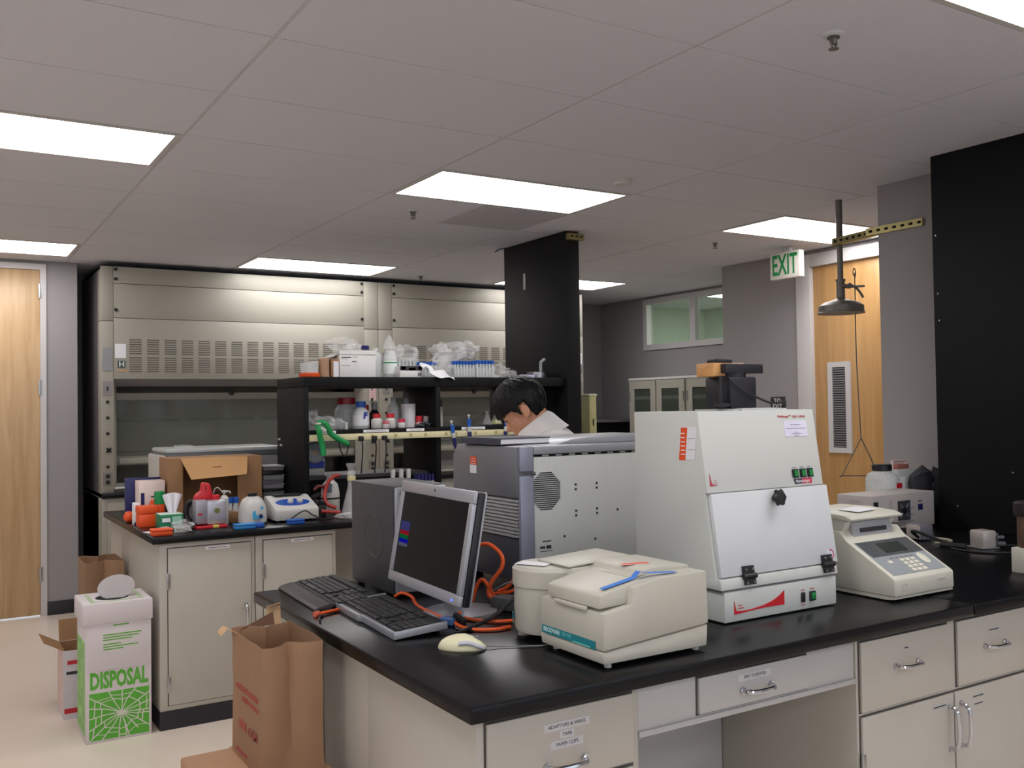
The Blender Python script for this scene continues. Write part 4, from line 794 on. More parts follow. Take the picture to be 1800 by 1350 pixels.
# ================================================================== RIGHT END OF THE FRONT BENCH
x0, x1, y0, y1, zb = 3.64, 4.10, 2.80, 2.99, 1.117
t = T('instrument_controller', 'beige boxy controller with rear fan and power switch by the black panel', 'controller', (3.87, 2.9, BT))
m_ctl = M('controller_beige', (184, 176, 172), .5, var=.015)
P('case', B(x0, x1, y0, y1, BT+.016, zb, bev=.004), m_ctl, t)
P('fan_housing', B(x0+.125, x0+.245, y0-.022, y0+.002, .992, 1.094, bev=.003), m_ctl, t)
fn = P('fan_opening', B(x0+.155, x0+.245, y0-.0235, y0-.0215, .998, 1.088), m_ink, t)
for a_ in range(4): P('fan_strut', MB().box((x0+.20, y0-.025, 1.043), (.085, .003, .006), rot=(0, PI/4+a_*PI/2, 0)), m_plg, fn) if a_ < 2 else None
P('fan_hub', MB().cyl((x0+.2, y0-.028, 1.043), (x0+.2, y0-.023, 1.043), .016, n=14), m_plb, fn)
s_ = P('inlet', B(x0+.012, x0+.042, y0-.005, y0+.001, 1.03, 1.09, bev=.002), m_plb, t); P('plug', B(x0+.014, x0+.044, y0-.022, y0-.004, 1.015, 1.045, bev=.003), m_beige, s_)
P('switch', B(x0+.335, x0+.365, y0-.006, y0+.001, 1.035, 1.062, bev=.002), m_navy, t); P('switch_caption', B(x0+.335, x0+.365, y0-.001, y0, 1.07, 1.08), m_plg, t)
for k in range(3): P('caption', B(x0+.27, x0+.30, y0-.001, y0, .985+k*.03, .989+k*.03), m_plg, t)
dots = MB()
for i_ in range(7):
    for j_ in range(6): dots.bx(x0-.0008, x0, y0+.06+i_*.010, y0+.063+i_*.010, 1.045+j_*.009, 1.048+j_*.009)
P('vent_holes', dots, M('recess_shade', (128, 126, 118), .5), t)
for (x, y) in ((x0+.03, y0+.02), (x1-.03, y0+.02), (x0+.03, y1-.02), (x1-.03, y1-.02)): P('foot', MB().cyl((x, y, BT), (x, y, BT+.018), .012, n=10), m_rub, t)
t = T('plastic_jug', 'clear plastic jug with dark cap behind the beige controller', 'jug', (4.10, 3.08, BT))
P('body', MB().lathe([(.075, .002), (.08, .01), (.08, .215), (.07, .24), (.045, .255), (.04, .262), (0, .262)], (4.09, 3.08, BT), 28), m_milk, t); P('cap', MB().lathe([(.048, .258), (.048, .285), (.044, .29), (0, .29)], (4.09, 3.08, BT), 24), m_plb, t)
P('red_sticker', B(4.095, 4.135, 2.998, 3.001, 1.115, 1.14), m_red, t); P('label', B(4.13, 4.17, 3.005, 3.008, 1.11, 1.17), m_paper, t)
t = T('handled_tin', 'small red and white handled tin behind the beige controller', 'tin', (4.25, 3.10, BT))
P('body', B(4.19, 4.33, 3.06, 3.15, BT, 1.20, bev=.008), m_milk, t); P('handle', MB().tube([(4.20, 3.10, 1.20), (4.20, 3.10, 1.232), (4.21, 3.10, 1.24), (4.30, 3.10, 1.24), (4.31, 3.10, 1.23), (4.31, 3.10, 1.20)], .007, 8), M('handle_pink', (226, 196, 196), .5), t); P('red_lid', B(4.205, 4.30, 3.075, 3.125, 1.20, 1.225, bev=.003), M('lid_rust', (176, 110, 100), .5), t)
S('crumpled_black_bag', MB().ell((4.29, 2.985, 1.11), (.11, .05, .10), 3, jit=.16, seed=4).ell((4.35, 2.95, 1.075), (.07, .06, .115), 3, jit=.18, seed=9).bx(4.22, 4.38, 2.93, 3.02, BT, 1.02, bev=.02), M('black_cloth', (52, 51, 58), .8, bump=.4, bscale=40), 'crumpled dark grey bag stuffed between controller and black panel', 'bag')
t = T('power_adapter', 'grey cube power adapter with loose cords behind the thermal cycler', 'power adapter', (3.70, 2.60, BT), -.2)
P('body', MB().box((0, 0, .035), (.07, .085, .066), bev=.008), M('adapter_grey', (104, 102, 110), .45), t, True); P('face', MB().box((-.037, 0, .035), (.006, .078, .058), bev=.002), M('adapter_pale', (176, 168, 162), .4), t, True)
P('pale_cord', MB().tube([(.02, -.04, .01), (.06, -.08, .006), (.055, -.12, .005), (.0, -.145, .005), (-.05, -.135, .005)], .006, 8), M('cord_pale', (168, 166, 146), .5), t, True); P('black_cord', MB().tube([(-.03, -.03, .01), (-.09, -.05, .045), (-.11, -.11, .05), (-.06, -.18, .02), (-.04, -.25, .008), (-.03, -.28, .008)], .007, 8), m_rub, t, True); P('connector', MB().tube([(-.10, -.22, .013), (-.06, -.31, .013)], .012, 10), m_plb, t, True)
t = T('power_adapter', 'pale metal-faced power adapter with coiled black cord near the right edge', 'power adapter', (3.685, 2.30, BT), -.25)
P('body', MB().box((0, 0, .038), (.07, .075, .070), bev=.008), M('adapter_steel', (178, 170, 164), .35, .2), t, True); P('base', MB().box((0, 0, .004), (.085, .09, .006), bev=.002), m_plg, t, True); P('terminal', MB().cyl((.03, -.04, .045), (.06, -.045, .045), .008, n=10).cyl((.03, -.04, .02), (.065, -.045, .018), .010, n=10).bx(.034, .05, -.03, .03, .01, .06), M('terminal_grey', (84, 84, 90), .4), t, True)
P('cord', MB().tube([(.05, -.03, .005), (.14, -.02, .004), (.12, -.14, .004), (-.02, -.16, .004), (-.12, -.11, .004), (-.14, .02, .004), (-.04, .08, .004), (.10, .09, .004)], .0045, 8), m_rub, t, True)
t = T('amber_bottle', 'brown bottle with dark cap cut off by the right edge', 'bottle', (3.31, 1.88, BT))
P('base', B(3.24, 3.335, 1.82, 1.92, BT, 1.03, bev=.004), m_beige, t); P('glass', MB().lathe([(.045, 1.03), (.048, 1.04), (.048, 1.14), (.044, 1.15)], (3.29, 1.87, 0), 24), M('amber', (96, 74, 62), .25), t); P('cap', MB().lathe([(.056, 1.14), (.058, 1.15), (.058, 1.185), (.05, 1.19), (0, 1.19)], (3.29, 1.87, 0), 24), M('cap_maroon', (44, 32, 36), .4), t)
# ================================================================== FLOOR THINGS
def boxshell(x0, x1, y0, y1, z0, z1, th=.004, top=False):
    m = B(x0, x1, y0, y0+th, z0, z1).bx(x0, x1, y1-th, y1, z0, z1).bx(x0, x0+th, y0+th, y1-th, z0, z1).bx(x1-th, x1, y0+th, y1-th, z0, z1).bx(x0+th, x1-th, y0+th, y1-th, z0, z0+th)
    return m
x0, x1, y0, y1 = .640, .932, 4.845, 5.135
t = T('disposal_box', 'white and green cardboard glass disposal box with cracked-glass print', 'disposal box', (.786, 4.99, 0))
m_dbox = M('white_board', (216, 208, 210), .7, var=.01)
P('carton', B(x0, x1, y0, y1, 0, .56, bev=.003), m_dbox, t)
P('lid', B(x0-.012, x1+.006, y0-.012, y1+.006, .553, .652, bev=.005), m_dbox, t)
P('front_flap', B(x0+.004, x1-.002, y0-.006, y0-.001, .338, .553, bev=.001), m_dbox, t)
P('lid_opening', MB().lathe([(.075, 0), (.075, .001), (0, .001)], (.775, 4.97, .652), 24), m_dark, t)
P('lid_print', B(.665, .905, 4.862, 4.885, .652, .6525).bx(.665, .685, 4.885, 5.09, .652, .6525).bx(.885, .905, 4.885, 5.09, .652, .6525), M('print_faint_green', (176, 196, 160), .7), t)
od = MB(); od.lathe([(.098, -.002), (.1, 0), (.098, .002), (0, .002)], (0, 0, 0), 30); od.bm.transform(Matrix.Diagonal((.86, .62, 1, 1)))
od.bm.transform(Matrix.Translation((.795, 4.965, .700)) @ Matrix.Rotation(-.15, 4, 'Y') @ Matrix.Rotation(1.05, 4, 'X')); P('oval_flap', od, M('grey_board', (186, 180, 180), .7), t)
for k, (z, w_) in enumerate(((.500, .17), (.488, .16), (.476, .13), (.456, .08), (.444, .155), (.432, .09))):
    o = P('print_line', MB().bx(x0+.075, x0+.075+w_, y0-.0068, y0-.006, z-.0025, z+.0025), m_greenink, t)
P('print_line', B(x0+.12, x0+.19, y0-.0068, y0-.006, .540, .546), m_greenink, t)
TXT('DISPOSAL', .105, m_greenink, t, ((x0+x1)/2, y0-.0005, .285), X, Z, bold=.0045, sx=.56)
P('crack_panel', B(x0+.014, x1-.012, y0-.001, y0, .012, .232), m_greenink, t)
ck = MB(); cx_, cz_ = .795, .128; R2 = random.Random(3)
def line(a, b, w_): 
    a, b = Vector((a[0], y0-.0014-.00002*len(ck.bm.verts)/4, a[1])), Vector((b[0], y0-.0014-.00002*len(ck.bm.verts)/4, b[1])); d_ = (b-a); n_ = Vector((-d_.z, 0, d_.x)).normalized()*w_
    ck._add([a-n_, b-n_, b+n_, a+n_], [(0, 1, 2, 3)])
X0, X1, Z0, Z1 = x0+.014, x1-.012, .012, .232
def clip(px, pz): return (min(max(px, X0), X1), min(max(pz, Z0), Z1))
ends = [(X0, .215), (X0+.085, Z1), (X0+.145, Z1), (X0+.205, Z1), (X1, .205), (X1, .165), (X1, .122), (X1, .108), (X1, .045), (X1-.05, Z0+.03), (X1-.09, Z0), (X0+.165, Z0), (X0+.13, Z0), (X0+.055, Z0), (X0, Z0), (X0, .06), (X0, .115), (X0, .165)]
rad = []
for e in ends:
    mid = (cx_+(e[0]-cx_)*.5+R2.uniform(-.008, .008), cz_+(e[1]-cz_)*.5+R2.uniform(-.008, .008)); line((cx_, cz_), mid, .0022); line(mid, e, .0026); rad.append((mid, e))
for k in range(len(rad)):
    (m0, e0), (m1, e1) = rad[k], rad[(k+1) % len(rad)]
    for f in (R2.uniform(.1, .3), R2.uniform(.5, .85)):
        line((m0[0]+(e0[0]-m0[0])*f, m0[1]+(e0[1]-m0[1])*f), (m1[0]+(e1[0]-m1[0])*f*.9, m1[1]+(e1[1]-m1[1])*f*.9), .0015+.0012*R2.random())
P('crack_lines', ck, M('crack_white', (214, 214, 200), .7), t, smooth=0)
P('side_print', B(x0-.001, x0, y0+.03, y1-.01, .03, .47), M('print_faded_green', (150, 196, 124), .7, var=.35, scale=24), t)
t = T('open_carton', 'small open white and brown carton behind the disposal box', 'carton', (.75, 5.5, 0))
P('carton', boxshell(.597, .90, 5.30, 5.55, 0, .345), M('white_board2', (206, 200, 202), .7), t); P('inside', boxshell(.602, .895, 5.305, 5.545, .003, .344, .002), m_card, t)
P('back_flap', MB().box((.75, 5.565, .395), (.29, .004, .12), rot=(-.25, 0, 0)), m_card, t); P('side_flap', MB().box((.555, 5.425, .372), (.11, .235, .004), rot=(0, .52, 0)), m_card, t)
P('red_print', B(.615, .70, 5.2988, 5.2998, .275, .295), m_redink, t); P('dark_print', B(.61, .69, 5.2988, 5.2998, .225, .240), m_ink, t); P('red_edge', B(.60, .70, 5.2988, 5.2998, .03, .055), m_redink, t); P('pink_side', B(.5962, .597, 5.33, 5.54, .02, .33), M('pink_print', (226, 196, 190), .7), t)
def paper_bag(name, lab, x0, x1, y0, y1, z0, z1, seed):
    t = T(name, lab, 'paper bag', ((x0+x1)/2, (y0+y1)/2, z0)); R = random.Random(seed)
    per = []
    n = 6
    for k in range(n): per.append((x0+(x1-x0)*k/n, y0, 'f'))
    for k in range(n): per.append((x1, y0+(y1-y0)*k/n, 's'))
    for k in range(n): per.append((x1-(x1-x0)*k/n, y1, 'f'))
    for k in range(n): per.append((x0, y1-(y1-y0)*k/n, 's'))
    g = []; cx, cy = (x0+x1)/2, (y0+y1)/2; H = z1-z0
    for i in range(13):
        f = i/12; row = []
        for (px, py, s) in per+per[:1]:
            gus = math.exp(-((px-cx)/((x1-x0)*.14))**2)*.16*(y1-y0)*.12*(.2+f) if s == 'f' else 0
            w_ = 1-.02*math.sin(f*PI)
            dx = .006*noise.noise(Vector((px*14, py*14, f*5+seed))); dy = .006*noise.noise(Vector((px*14+9, py*14, f*5+seed)))
            yy = cy+(py-cy)*w_
            if s == 'f': yy += gus*(1 if py < cy else -1)*6
            row.append((cx+(px-cx)*w_+dx*f, yy+dy*f, z0+H*f+(.010*noise.noise(Vector((px*11, py*11, seed+3))) if i == 12 else 0)))
        g.append(row)
    P('bag_walls', MB().sheet(g, .0012), m_kraft, t)
    P('bag_floor', B(x0+.004, x1-.004, y0+.004, y1-.004, z0, z0+.002), m_kraft, t)
    return t
t = T('moving_carton', 'closed brown carton on the floor under the foreground paper bag', 'carton', (.76, 2.47, 0))
P('carton', B(.60, .925, 2.19, 2.735, 0, .595, bev=.006), M('tan_carton', (176, 136, 104), .75, var=.04), t); P('top_seam', B(.76, .764, 2.19, 2.735, .5945, .5955), m_kraftd, t); P('tape', B(.735, .79, 2.188, 2.737, .595, .596), M('packing_tape', (176, 130, 90), .35), t)
t = paper_bag('paper_bag', 'brown paper grocery bag with faded red print beside the front bench', .738, .905, 2.435, 2.715, .597, .935, 3)
P('torn_flap', MB().sheet([[(.745, 2.71, .925), (.745, 2.66, .928)], [(.715, 2.718, .945), (.715, 2.672, .945)], [(.700, 2.722, .928), (.700, 2.68, .925)]], .0015), M('kraft_pale', (206, 170, 130), .8), t)
P('torn_flap', MB().sheet([[(.880, 2.712, .93), (.835, 2.712, .932)], [(.878, 2.712, .985), (.838, 2.712, .985)], [(.872, 2.69, .995), (.842, 2.69, .99)]], .0015), M('kraft_pale', (206, 170, 130), .8), t)
P('folded_panel', MB().sheet([[(.76, 2.708, .93), (.86, 2.708, .93)], [(.80, 2.707, .945), (.855, 2.707, .968)]], .0015), m_kraftd, t)
xf = .7375
for (yc, z, w_, h) in ((2.575, .79, .19, .016), (2.545, .765, .14, .014), (2.62, .615, .10, .012)):
    m = MB(); R3 = random.Random(int(yc*1000)); yy = yc+w_/2
    while yy > yc-w_/2:
        k = R3.uniform(.006, .014); m.bx(xf-.001, xf+.006, yy-k, yy, z-h/2+R3.uniform(0, .003), z+h/2-R3.uniform(0, .003)); yy -= k+R3.uniform(.001, .004)
    P('red_print', m, M('faded_red', (158, 78, 70), .8), t)
TXT('.COM', .034, M('faded_red', (158, 78, 70), .8), t, (xf-.0005, 2.52, .69), -Y, Z, bold=.001); P('red_print', B(xf-.001, xf+.006, 2.575, 2.64, .682, .704), M('faded_red', (158, 78, 70), .8), t)
S('support_carton', B(.70, .955, 5.62, 5.95, 0, .33, bev=.005), m_card, 'brown carton at the rear bench end under a crumpled paper bag', 'carton')
t = paper_bag('paper_bag', 'crumpled brown paper bag behind the disposal box', .745, .945, 5.64, 5.92, .331, .73, 11)
P('inner_fold', MB().sheet([[(.76, 5.70, .60), (.86, 5.66, .58)], [(.80, 5.72, .73), (.90, 5.70, .68)], [(.85, 5.80, .66), (.93, 5.76, .60)]], .002), m_card, t)
# ================================================================== SMALL THING BUILDERS
def bottle(lab, x, y, z, r, h, body, cap, capr=.5, caph=.16, labm=None, name='bottle', grp=None, sh=.72, cat='bottle'):
    t = T(name, lab, cat, (x, y, z), group=grp); ch = h*caph; bh = h-ch
    P('body', MB().lathe([(r*.92, 0), (r, .006), (r, bh*sh), (r*.9, bh*(sh+.1)), (r*capr*.85, bh*.97), (r*capr*.85, bh), (0, bh)], (0, 0, 0), 20), body, t, True)
    P('cap', MB().lathe([(r*capr, bh*.98), (r*capr, h*.985), (r*capr*.92, h), (0, h)], (0, 0, 0), 20), cap, t, True)
    if labm: P('label', MB().lathe([(r*1.02, bh*.14), (r*1.02, bh*.62)], (0, 0, 0), 20), labm, t, True)
    return t
def film(lab, parts, name='plastic_bag', cat='plastic bag', mat=None):
    m = MB()
    for k, (c, r, j) in enumerate(parts): m.ell(c, r, 3, jit=j, seed=k*2.7+c[0]*3, freq=9)
    return S(name, m, mat or m_bag, lab, cat, smooth=20)
def rack(lab, x, y, z, w, d, h, body, n, m_, capm, name='tube_rack', rz=0, tubes=True):
    t = T(name, lab, 'tube rack', (x, y, z), rz)
    P('frame', MB().bx(-w/2, w/2, -d/2, d/2, 0, .004).bx(-w/2, w/2, -d/2, -d/2+.002, .004, h*.6).bx(-w/2, w/2, d/2-.002, d/2, .004, h*.6).bx(-w/2, -w/2+.002, -d/2, d/2, .004, h*.6).bx(w/2-.002, w/2, -d/2, d/2, .004, h*.6), body, t, True)
    for i in range(n):
        for j in range(m_):
            px, py = -w/2+w*(i+.5)/n, -d/2+d*(j+.5)/m_; r = min(w/n, d/m_)*.40
            tb = P('tube', MB().lathe([(r*.3, .006), (r*.9, .02), (r*.9, h*.82)], (px, py, 0), 10), m_milk, t, True); P('tube_cap', MB().lathe([(r, h*.80), (r, h), (0, h)], (px, py, 0), 10), capm, tb, True)
    return t
def carton(name, lab, x0, x1, y0, y1, z0, z1, mat, cat='box', marks=()):
    t = T(name, lab, cat, ((x0+x1)/2, (y0+y1)/2, z0)); P('carton', B(x0, x1, y0, y1, z0, z1, bev=.002), mat, t)
    for (n_, a, b, c, d, m_) in marks: P(n_, B(x0+(x1-x0)*a, x0+(x1-x0)*b, y0-.0012, y0, z0+(z1-z0)*c, z0+(z1-z0)*d), m_, t)
    return t
# ================================================================== TOP OF THE SHELF UNIT
st = ST+.0005
t = T('lidded_tub', 'clear tub with orange lid ring at the left end of the top shelf', 'tub', (1.925, 5.36, st))
P('orange_ring', MB().lathe([(.058, 0), (.06, .004), (.06, .022), (.055, .026), (0, .026)], (1.925, 5.36, st), 22), m_orange, t); P('tub', MB().lathe([(.05, .026), (.054, .07), (.056, .085), (0, .085)], (1.925, 5.36, st), 22), m_milk, t); P('white_lid', MB().lathe([(.03, .085), (.03, .096), (0, .097)], (1.95, 5.36, st), 16), m_white, t)
S('parcel_roll', MB().lathe([(.030, 0), (.033, .004), (.033, .108), (.030, .112), (0, .112)], (2.013, 5.36, st), 18), M('kraft_tan', (176, 138, 110), .7), 'brown paper-wrapped roll on the top shelf beside the white box', 'roll')
carton('carton', 'narrow brown carton with white label beside the white box', 2.050, 2.097, 5.33, 5.44, st, st+.108, m_card, marks=(('label', .25, .95, .02, .88, m_paper),))
t = carton('carton', 'white cardboard box with open top flap on the top shelf', 2.100, 2.333, 5.33, 5.52, st, st+.140, M('white_card', (226, 224, 222), .7), marks=(('print', .05, .32, .84, .875, m_ink), ('print', .36, .50, .86, .885, m_plg), ('print', .05, .22, .78, .80, m_plg), ('print', .34, .47, .66, .70, m_plg), ('print', .05, .30, .50, .515, m_plg)))
P('top_flap', MB().prism([(5.325, st+.138), (5.325, st+.162), (5.33, st+.164), (5.52, st+.141)], 'x', 2.10, 2.333), M('white_card', (226, 224, 222), .7), t)
P('torn_flap', MB().sheet([[(2.10, 5.34, st+.141), (2.10, 5.50, st+.141)], [(2.06, 5.35, st+.120), (2.055, 5.49, st+.12)]], .002), M('white_card', (226, 224, 222), .7), t)
film('crumpled clear plastic bag lying on the white box', [((2.17, 5.47, st+.205), (.085, .05, .045), .28), ((2.24, 5.46, st+.19), (.05, .045, .035), .3)])
t = bottle('tall square translucent bottle right of the white box', 2.372, 5.42, st, .038, .185, m_milk, m_milk, .45, .08)
bottle('clear wash bottle with green striped label on the top shelf', 2.447, 5.37, st, .043, .19, m_milk, m_clear, .8, .12, M('label_white_green', (222, 228, 226), .6))
P('green_band', MB().lathe([(.0445, .088), (.0445, .096)], (0, 0, 0), 20), m_green, COL.objects[-3].parent if False else [o for o in COL.objects if o.get('label') == 'clear wash bottle with green striped label on the top shelf'][0], True)
S('film_cone', MB().lathe([(.042, .15), (.03, .19), (.006, .235), (0, .236)], (2.445, 5.375, st+.03), 12), m_bag, 'pointed clear film tied over the green-labelled bottle', 'plastic bag')
rack('clear boxed tube rack wrapped in film behind the red-striped box', 2.60, 5.46, st+.0, .15, .09, .13, m_clear, 6, 3, m_clear)
film('clear film over the tube rack behind the red-striped box', [((2.60, 5.45, st+.155), (.075, .06, .055), .25), ((2.54, 5.44, st+.17), (.03, .03, .035), .3)])
carton('carton', 'white box with red and black top stripe on the shelf edge', 2.462, 2.612, 5.26, 5.38, st, st+.068, M('white_card', (226, 224, 222), .7), marks=(('black_stripe', 0, 1, .6, 1, m_ink), ('red_stripe', .05, .25, .68, .95, m_red), ('red_stripe', .40, .70, .62, .85, m_red), ('red_stripe', .82, 1, .72, 1, m_red), ('smudge', .80, .96, .10, .40, m_plg)))
rack('blue-capped tube rack in clear film at the middle of the top shelf', 2.975, 5.42, st, .16, .10, .11, m_clear, 7, 4, m_blue)
rack('blue-capped tube rack in clear film nearest the black column', 3.12, 5.40, st, .14, .10, .115, m_clear, 6, 4, m_blue)
rack('low blue-capped tube rack under the white draped bag', 2.70, 5.37, st, .12, .08, .10, m_clear, 5, 3, m_blue)
film('large crumpled clear bag heaped over the blue-capped racks', [((2.90, 5.44, st+.165), (.12, .07, .065), .35), ((3.02, 5.43, st+.185), (.08, .06, .05), .4), ((2.84, 5.42, st+.12), (.06, .06, .08), .3), ((2.79, 5.35, st+.06), (.075, .07, .055), .25)])
film('clear bag corner crumpled against the black column', [((3.24, 5.40, st+.045), (.07, .05, .05), .35), ((3.32, 5.38, st+.025), (.055, .04, .025), .35)])
wd = M('white_film', (236, 236, 240), .3, bump=.5, bscale=30)
g = []
for i in range(13):
    f = i/12; xx = 2.60+.20*f; row = []
    for j in range(6):
        h = j/5; zz = st+.085-.115*f*.5-.05*h*(1 if f > .2 else .5)+.012*math.sin(f*9+j*1.3); yy = 5.275-.07*h+.01*math.sin(f*13+j)
        if yy > 5.215: zz = max(zz, st+.004)
        row.append((xx+.01*math.sin(j*2+f*5), yy, zz))
    g.append(row)
S('draped_white_bag', MB().sheet(g, .0015), wd, 'white plastic sheet draped over the front edge of the top shelf', 'plastic sheet')
S('paper_slips', MB().box((3.385, 5.36, st+.012), (.095, .08, .003), rot=(.05, -.22, .1)).box((3.40, 5.37, st+.004), (.08, .07, .004), rot=(0, 0, -.15)), M('lilac_paper', (206, 204, 220), .7), 'loose lilac paper slips on the top shelf by the column', 'paper')
S('small_box', B(3.436, 3.49, 5.33, 5.38, st, st+.022, bev=.002), M('lavender_card', (206, 200, 232), .6), 'tiny lavender box on the top shelf beside the steel tray', 'box')
t = T('steel_dish', 'round steel dish with an upright grey tube beside the column', 'dish', (3.565, 5.41, st))
P('dish', MB().lathe([(.068, 0), (.072, .004), (.074, .042), (.077, .044), (.074, .046), (.068, .012), (0, .010)], (3.565, 5.41, st), 28), m_steel, t); P('tube', MB().tube([(3.59, 5.41, st+.012), (3.59, 5.41, st+.10), (3.595, 5.40, st+.118), (3.612, 5.39, st+.132)], .011, 10), M('tube_grey', (158, 158, 160), .4), t)
# ================================================================== MIDDLE SHELF
sm = 1.4285
film('crumpled clear wrappers at the left end of the middle shelf', [((1.93, 5.34, sm+.06), (.045, .05, .055), .35), ((2.0, 5.32, sm+.04), (.06, .05, .038), .35), ((2.08, 5.32, sm+.032), (.05, .04, .030), .3)])
S('white_vial', MB().lathe([(.010, 0), (.010, .03), (.012, .03), (.012, .042), (0, .042)], (2.118, 5.28, sm), 12), m_white, 'tiny white vial in front of the wrappers on the middle shelf', 'vial')
bottle('big clear jar with dark red cap on the middle shelf', 2.215, 5.52, sm, .072, .19, m_milk, M('cap_dark_red', (150, 26, 36), .4), .80, .2, None, 'jar', cat='jar')
t = bottle('squat clear bottle with blue cap and white label with blue letter', 2.245, 5.36, sm, .050, .165, m_milk, m_blue, .62, .2, M('label_white', (226, 226, 232), .6)); TXT('F', .05, M('letter_blue', (36, 50, 150), .6), t, (2.252, 5.307, sm+.078), X, Vector((.12, 0, 1)), bold=.003)
bottle('small red-capped bottle behind the blue-capped one', 2.335, 5.50, sm, .026, .145, m_milk, m_red, .8, .25)
bottle('dark bottle with grey cap and black shoulders on the middle shelf', 2.395, 5.50, sm, .034, .16, m_plb, M('cap_grey', (150, 152, 154), .4), .6, .28)
for x, lab in ((2.326, 'small white bottle with red cap, left of the red-capped pair'), (2.416, 'small white bottle with red cap, right of the red-capped pair')):
    bottle(lab, x, 5.31, sm, .033, .088, m_white, m_red, .72, .26, grp='red-capped white bottles', sh=.75)
bottle('clear reagent bottle with grey cap and printed label on the middle shelf', 2.512, 5.47, sm, .037, .19, m_milk, M('cap_grey', (150, 152, 154), .4), .42, .14, m_paper)
bottle('small white pot with pink cap in front of the reagent bottle', 2.482, 5.29, sm, .024, .055, m_white, M('cap_pink', (206, 40, 84), .4), .9, .35, name='pot', cat='pot')
bottle('low pale pot with rose cap between the two red-capped bottles', 2.372, 5.28, sm, .02, .045, m_white, M('cap_rose', (206, 110, 116), .4), .95, .4, name='pot', cat='pot')
S('paper_roll', MB().lathe([(.012, .0), (.045, .0), (.046, .003), (.046, .143), (.045, .146), (.012, .146)], (2.575, 5.39, sm), 24), m_paper, 'white paper roll standing beside the shelf divider', 'paper roll')
bottle('dark brown bottle with grey cap behind the paper roll', 2.635, 5.54, sm, .036, .185, M('brown_glass', (34, 26, 26), .2), M('cap_grey', (150, 152, 154), .4), .5, .2)
bottle('short tube with bright red cap right of the paper roll', 2.625, 5.34, sm, .022, .07, M('tube_pink', (206, 150, 150), .4), m_red, .95, .5, name='tube', cat='tube')
film('small pile of dark foil packets by the shelf divider', [((2.64, 5.29, sm+.016), (.030, .035, .016), .3), ((2.60, 5.275, sm+.010), (.03, .03, .011), .3)], 'foil_packets', 'packet', M('foil_dark', (76, 78, 90), .35, .3))
S('card_packet', MB().box((2.665, 5.33, sm+.034), (.028, .02, .066), bev=.002, rot=(0, .15, .2)), M('packet_grey', (150, 140, 142), .6), 'grey printed card packet leaning by the divider', 'packet')
t = T('spray_can', 'slim white spray can with black cap right of the divider', 'spray can', (2.80, 5.40, sm)); P('can', MB().lathe([(.022, 0), (.0225, .003), (.0225, .118), (.018, .126), (0, .126)], (2.80, 5.40, sm), 20), m_white, t); P('cap', MB().lathe([(.018, .126), (.018, .155), (.012, .175), (0, .176)], (2.80, 5.40, sm), 18), m_plb, t)
def flask(lab, x, y, z, r, h, liq=None):
    t = T('flask', lab, 'flask', (x, y, z)); P('glass', MB().lathe([(r*.9, 0), (r, .006), (r*.42, h*.62), (r*.36, h*.68), (r*.36, h*.94), (r*.48, h), (r*.4, h), (r*.3, h*.9), (r*.3, h*.68), (r*.92, .01), (0, .008)], (0, 0, 0), 24), m_clear, t, True)
    if liq: P('liquid', MB().lathe([(r*.88, .009), (r*.6, h*.36), (0, h*.36)], (0, 0, 0), 20), liq, t, True)
    return t
flask('small empty glass flask near the person', 3.165, 5.42, sm, .036, .095)
t = flask('small glass flask holding yellow liquid near the person', 3.235, 5.42, sm, .042, .10, M('yellow_liquid', (196, 196, 40), .2))
for x, z, ang, lab in ((2.785, 1.39, .32, 'blue and white pipette hanging on the outlet strip right of the divider'), (2.90, 1.425, .1, 'second blue and white pipette hanging behind the notebook'), (3.17, 1.42, -.2, 'blue and white pipette hanging in front of the person')):
    t = T('pipette', lab, 'pipette', (x, 5.19, z), group='hanging pipettes'); R_ = Matrix.Rotation(-ang*.5, 4, 'Y')
    def pp(n_, mb, mt): mb.bm.transform(R_); P(n_, mb, mt, t, True)
    pp('plunger', MB().lathe([(.004, .05), (.004, .066), (.009, .066), (.009, .078), (0, .079)], n=12), m_white); pp('grip', MB().lathe([(.010, .0), (.013, .02), (.013, .05), (0, .052)], n=14), m_blue); pp('collar', MB().lathe([(.0125, -.03), (.0135, -.01), (.0135, .0), (0, .001)], n=14), m_white); pp('barrel', MB().lathe([(.007, -.10), (.012, -.07), (.0125, -.03), (0, -.03)], n=14), m_navy); pp('tip_cone', MB().lathe([(.003, -.14), (.0065, -.10), (0, -.10)], n=10), m_white)
# green rubber hoses hung over the strip
t = T('green_hose', 'bright green rubber hoses hanging from the shelf front at left', 'hose', (1.93, 5.17, 1.37))
P('hose', MB().tube([(1.90, 5.17, 1.465), (1.905, 5.16, 1.43), (1.915, 5.165, 1.39), (1.93, 5.17, 1.34), (1.935, 5.17, 1.285)], .0165, 12), m_green, t); P('hose', MB().tube([(1.905, 5.175, 1.475), (1.945, 5.165, 1.468), (1.965, 5.165, 1.435), (1.985, 5.17, 1.405), (2.03, 5.17, 1.375), (2.085, 5.17, 1.345)], .0165, 12), m_green, t); P('clamp', MB().box((1.93, 5.155, 1.435), (.035, .012, .018), bev=.004, rot=(0, .6, 0)).box((1.90, 5.155, 1.468), (.03, .015, .012), bev=.004), m_white, t)
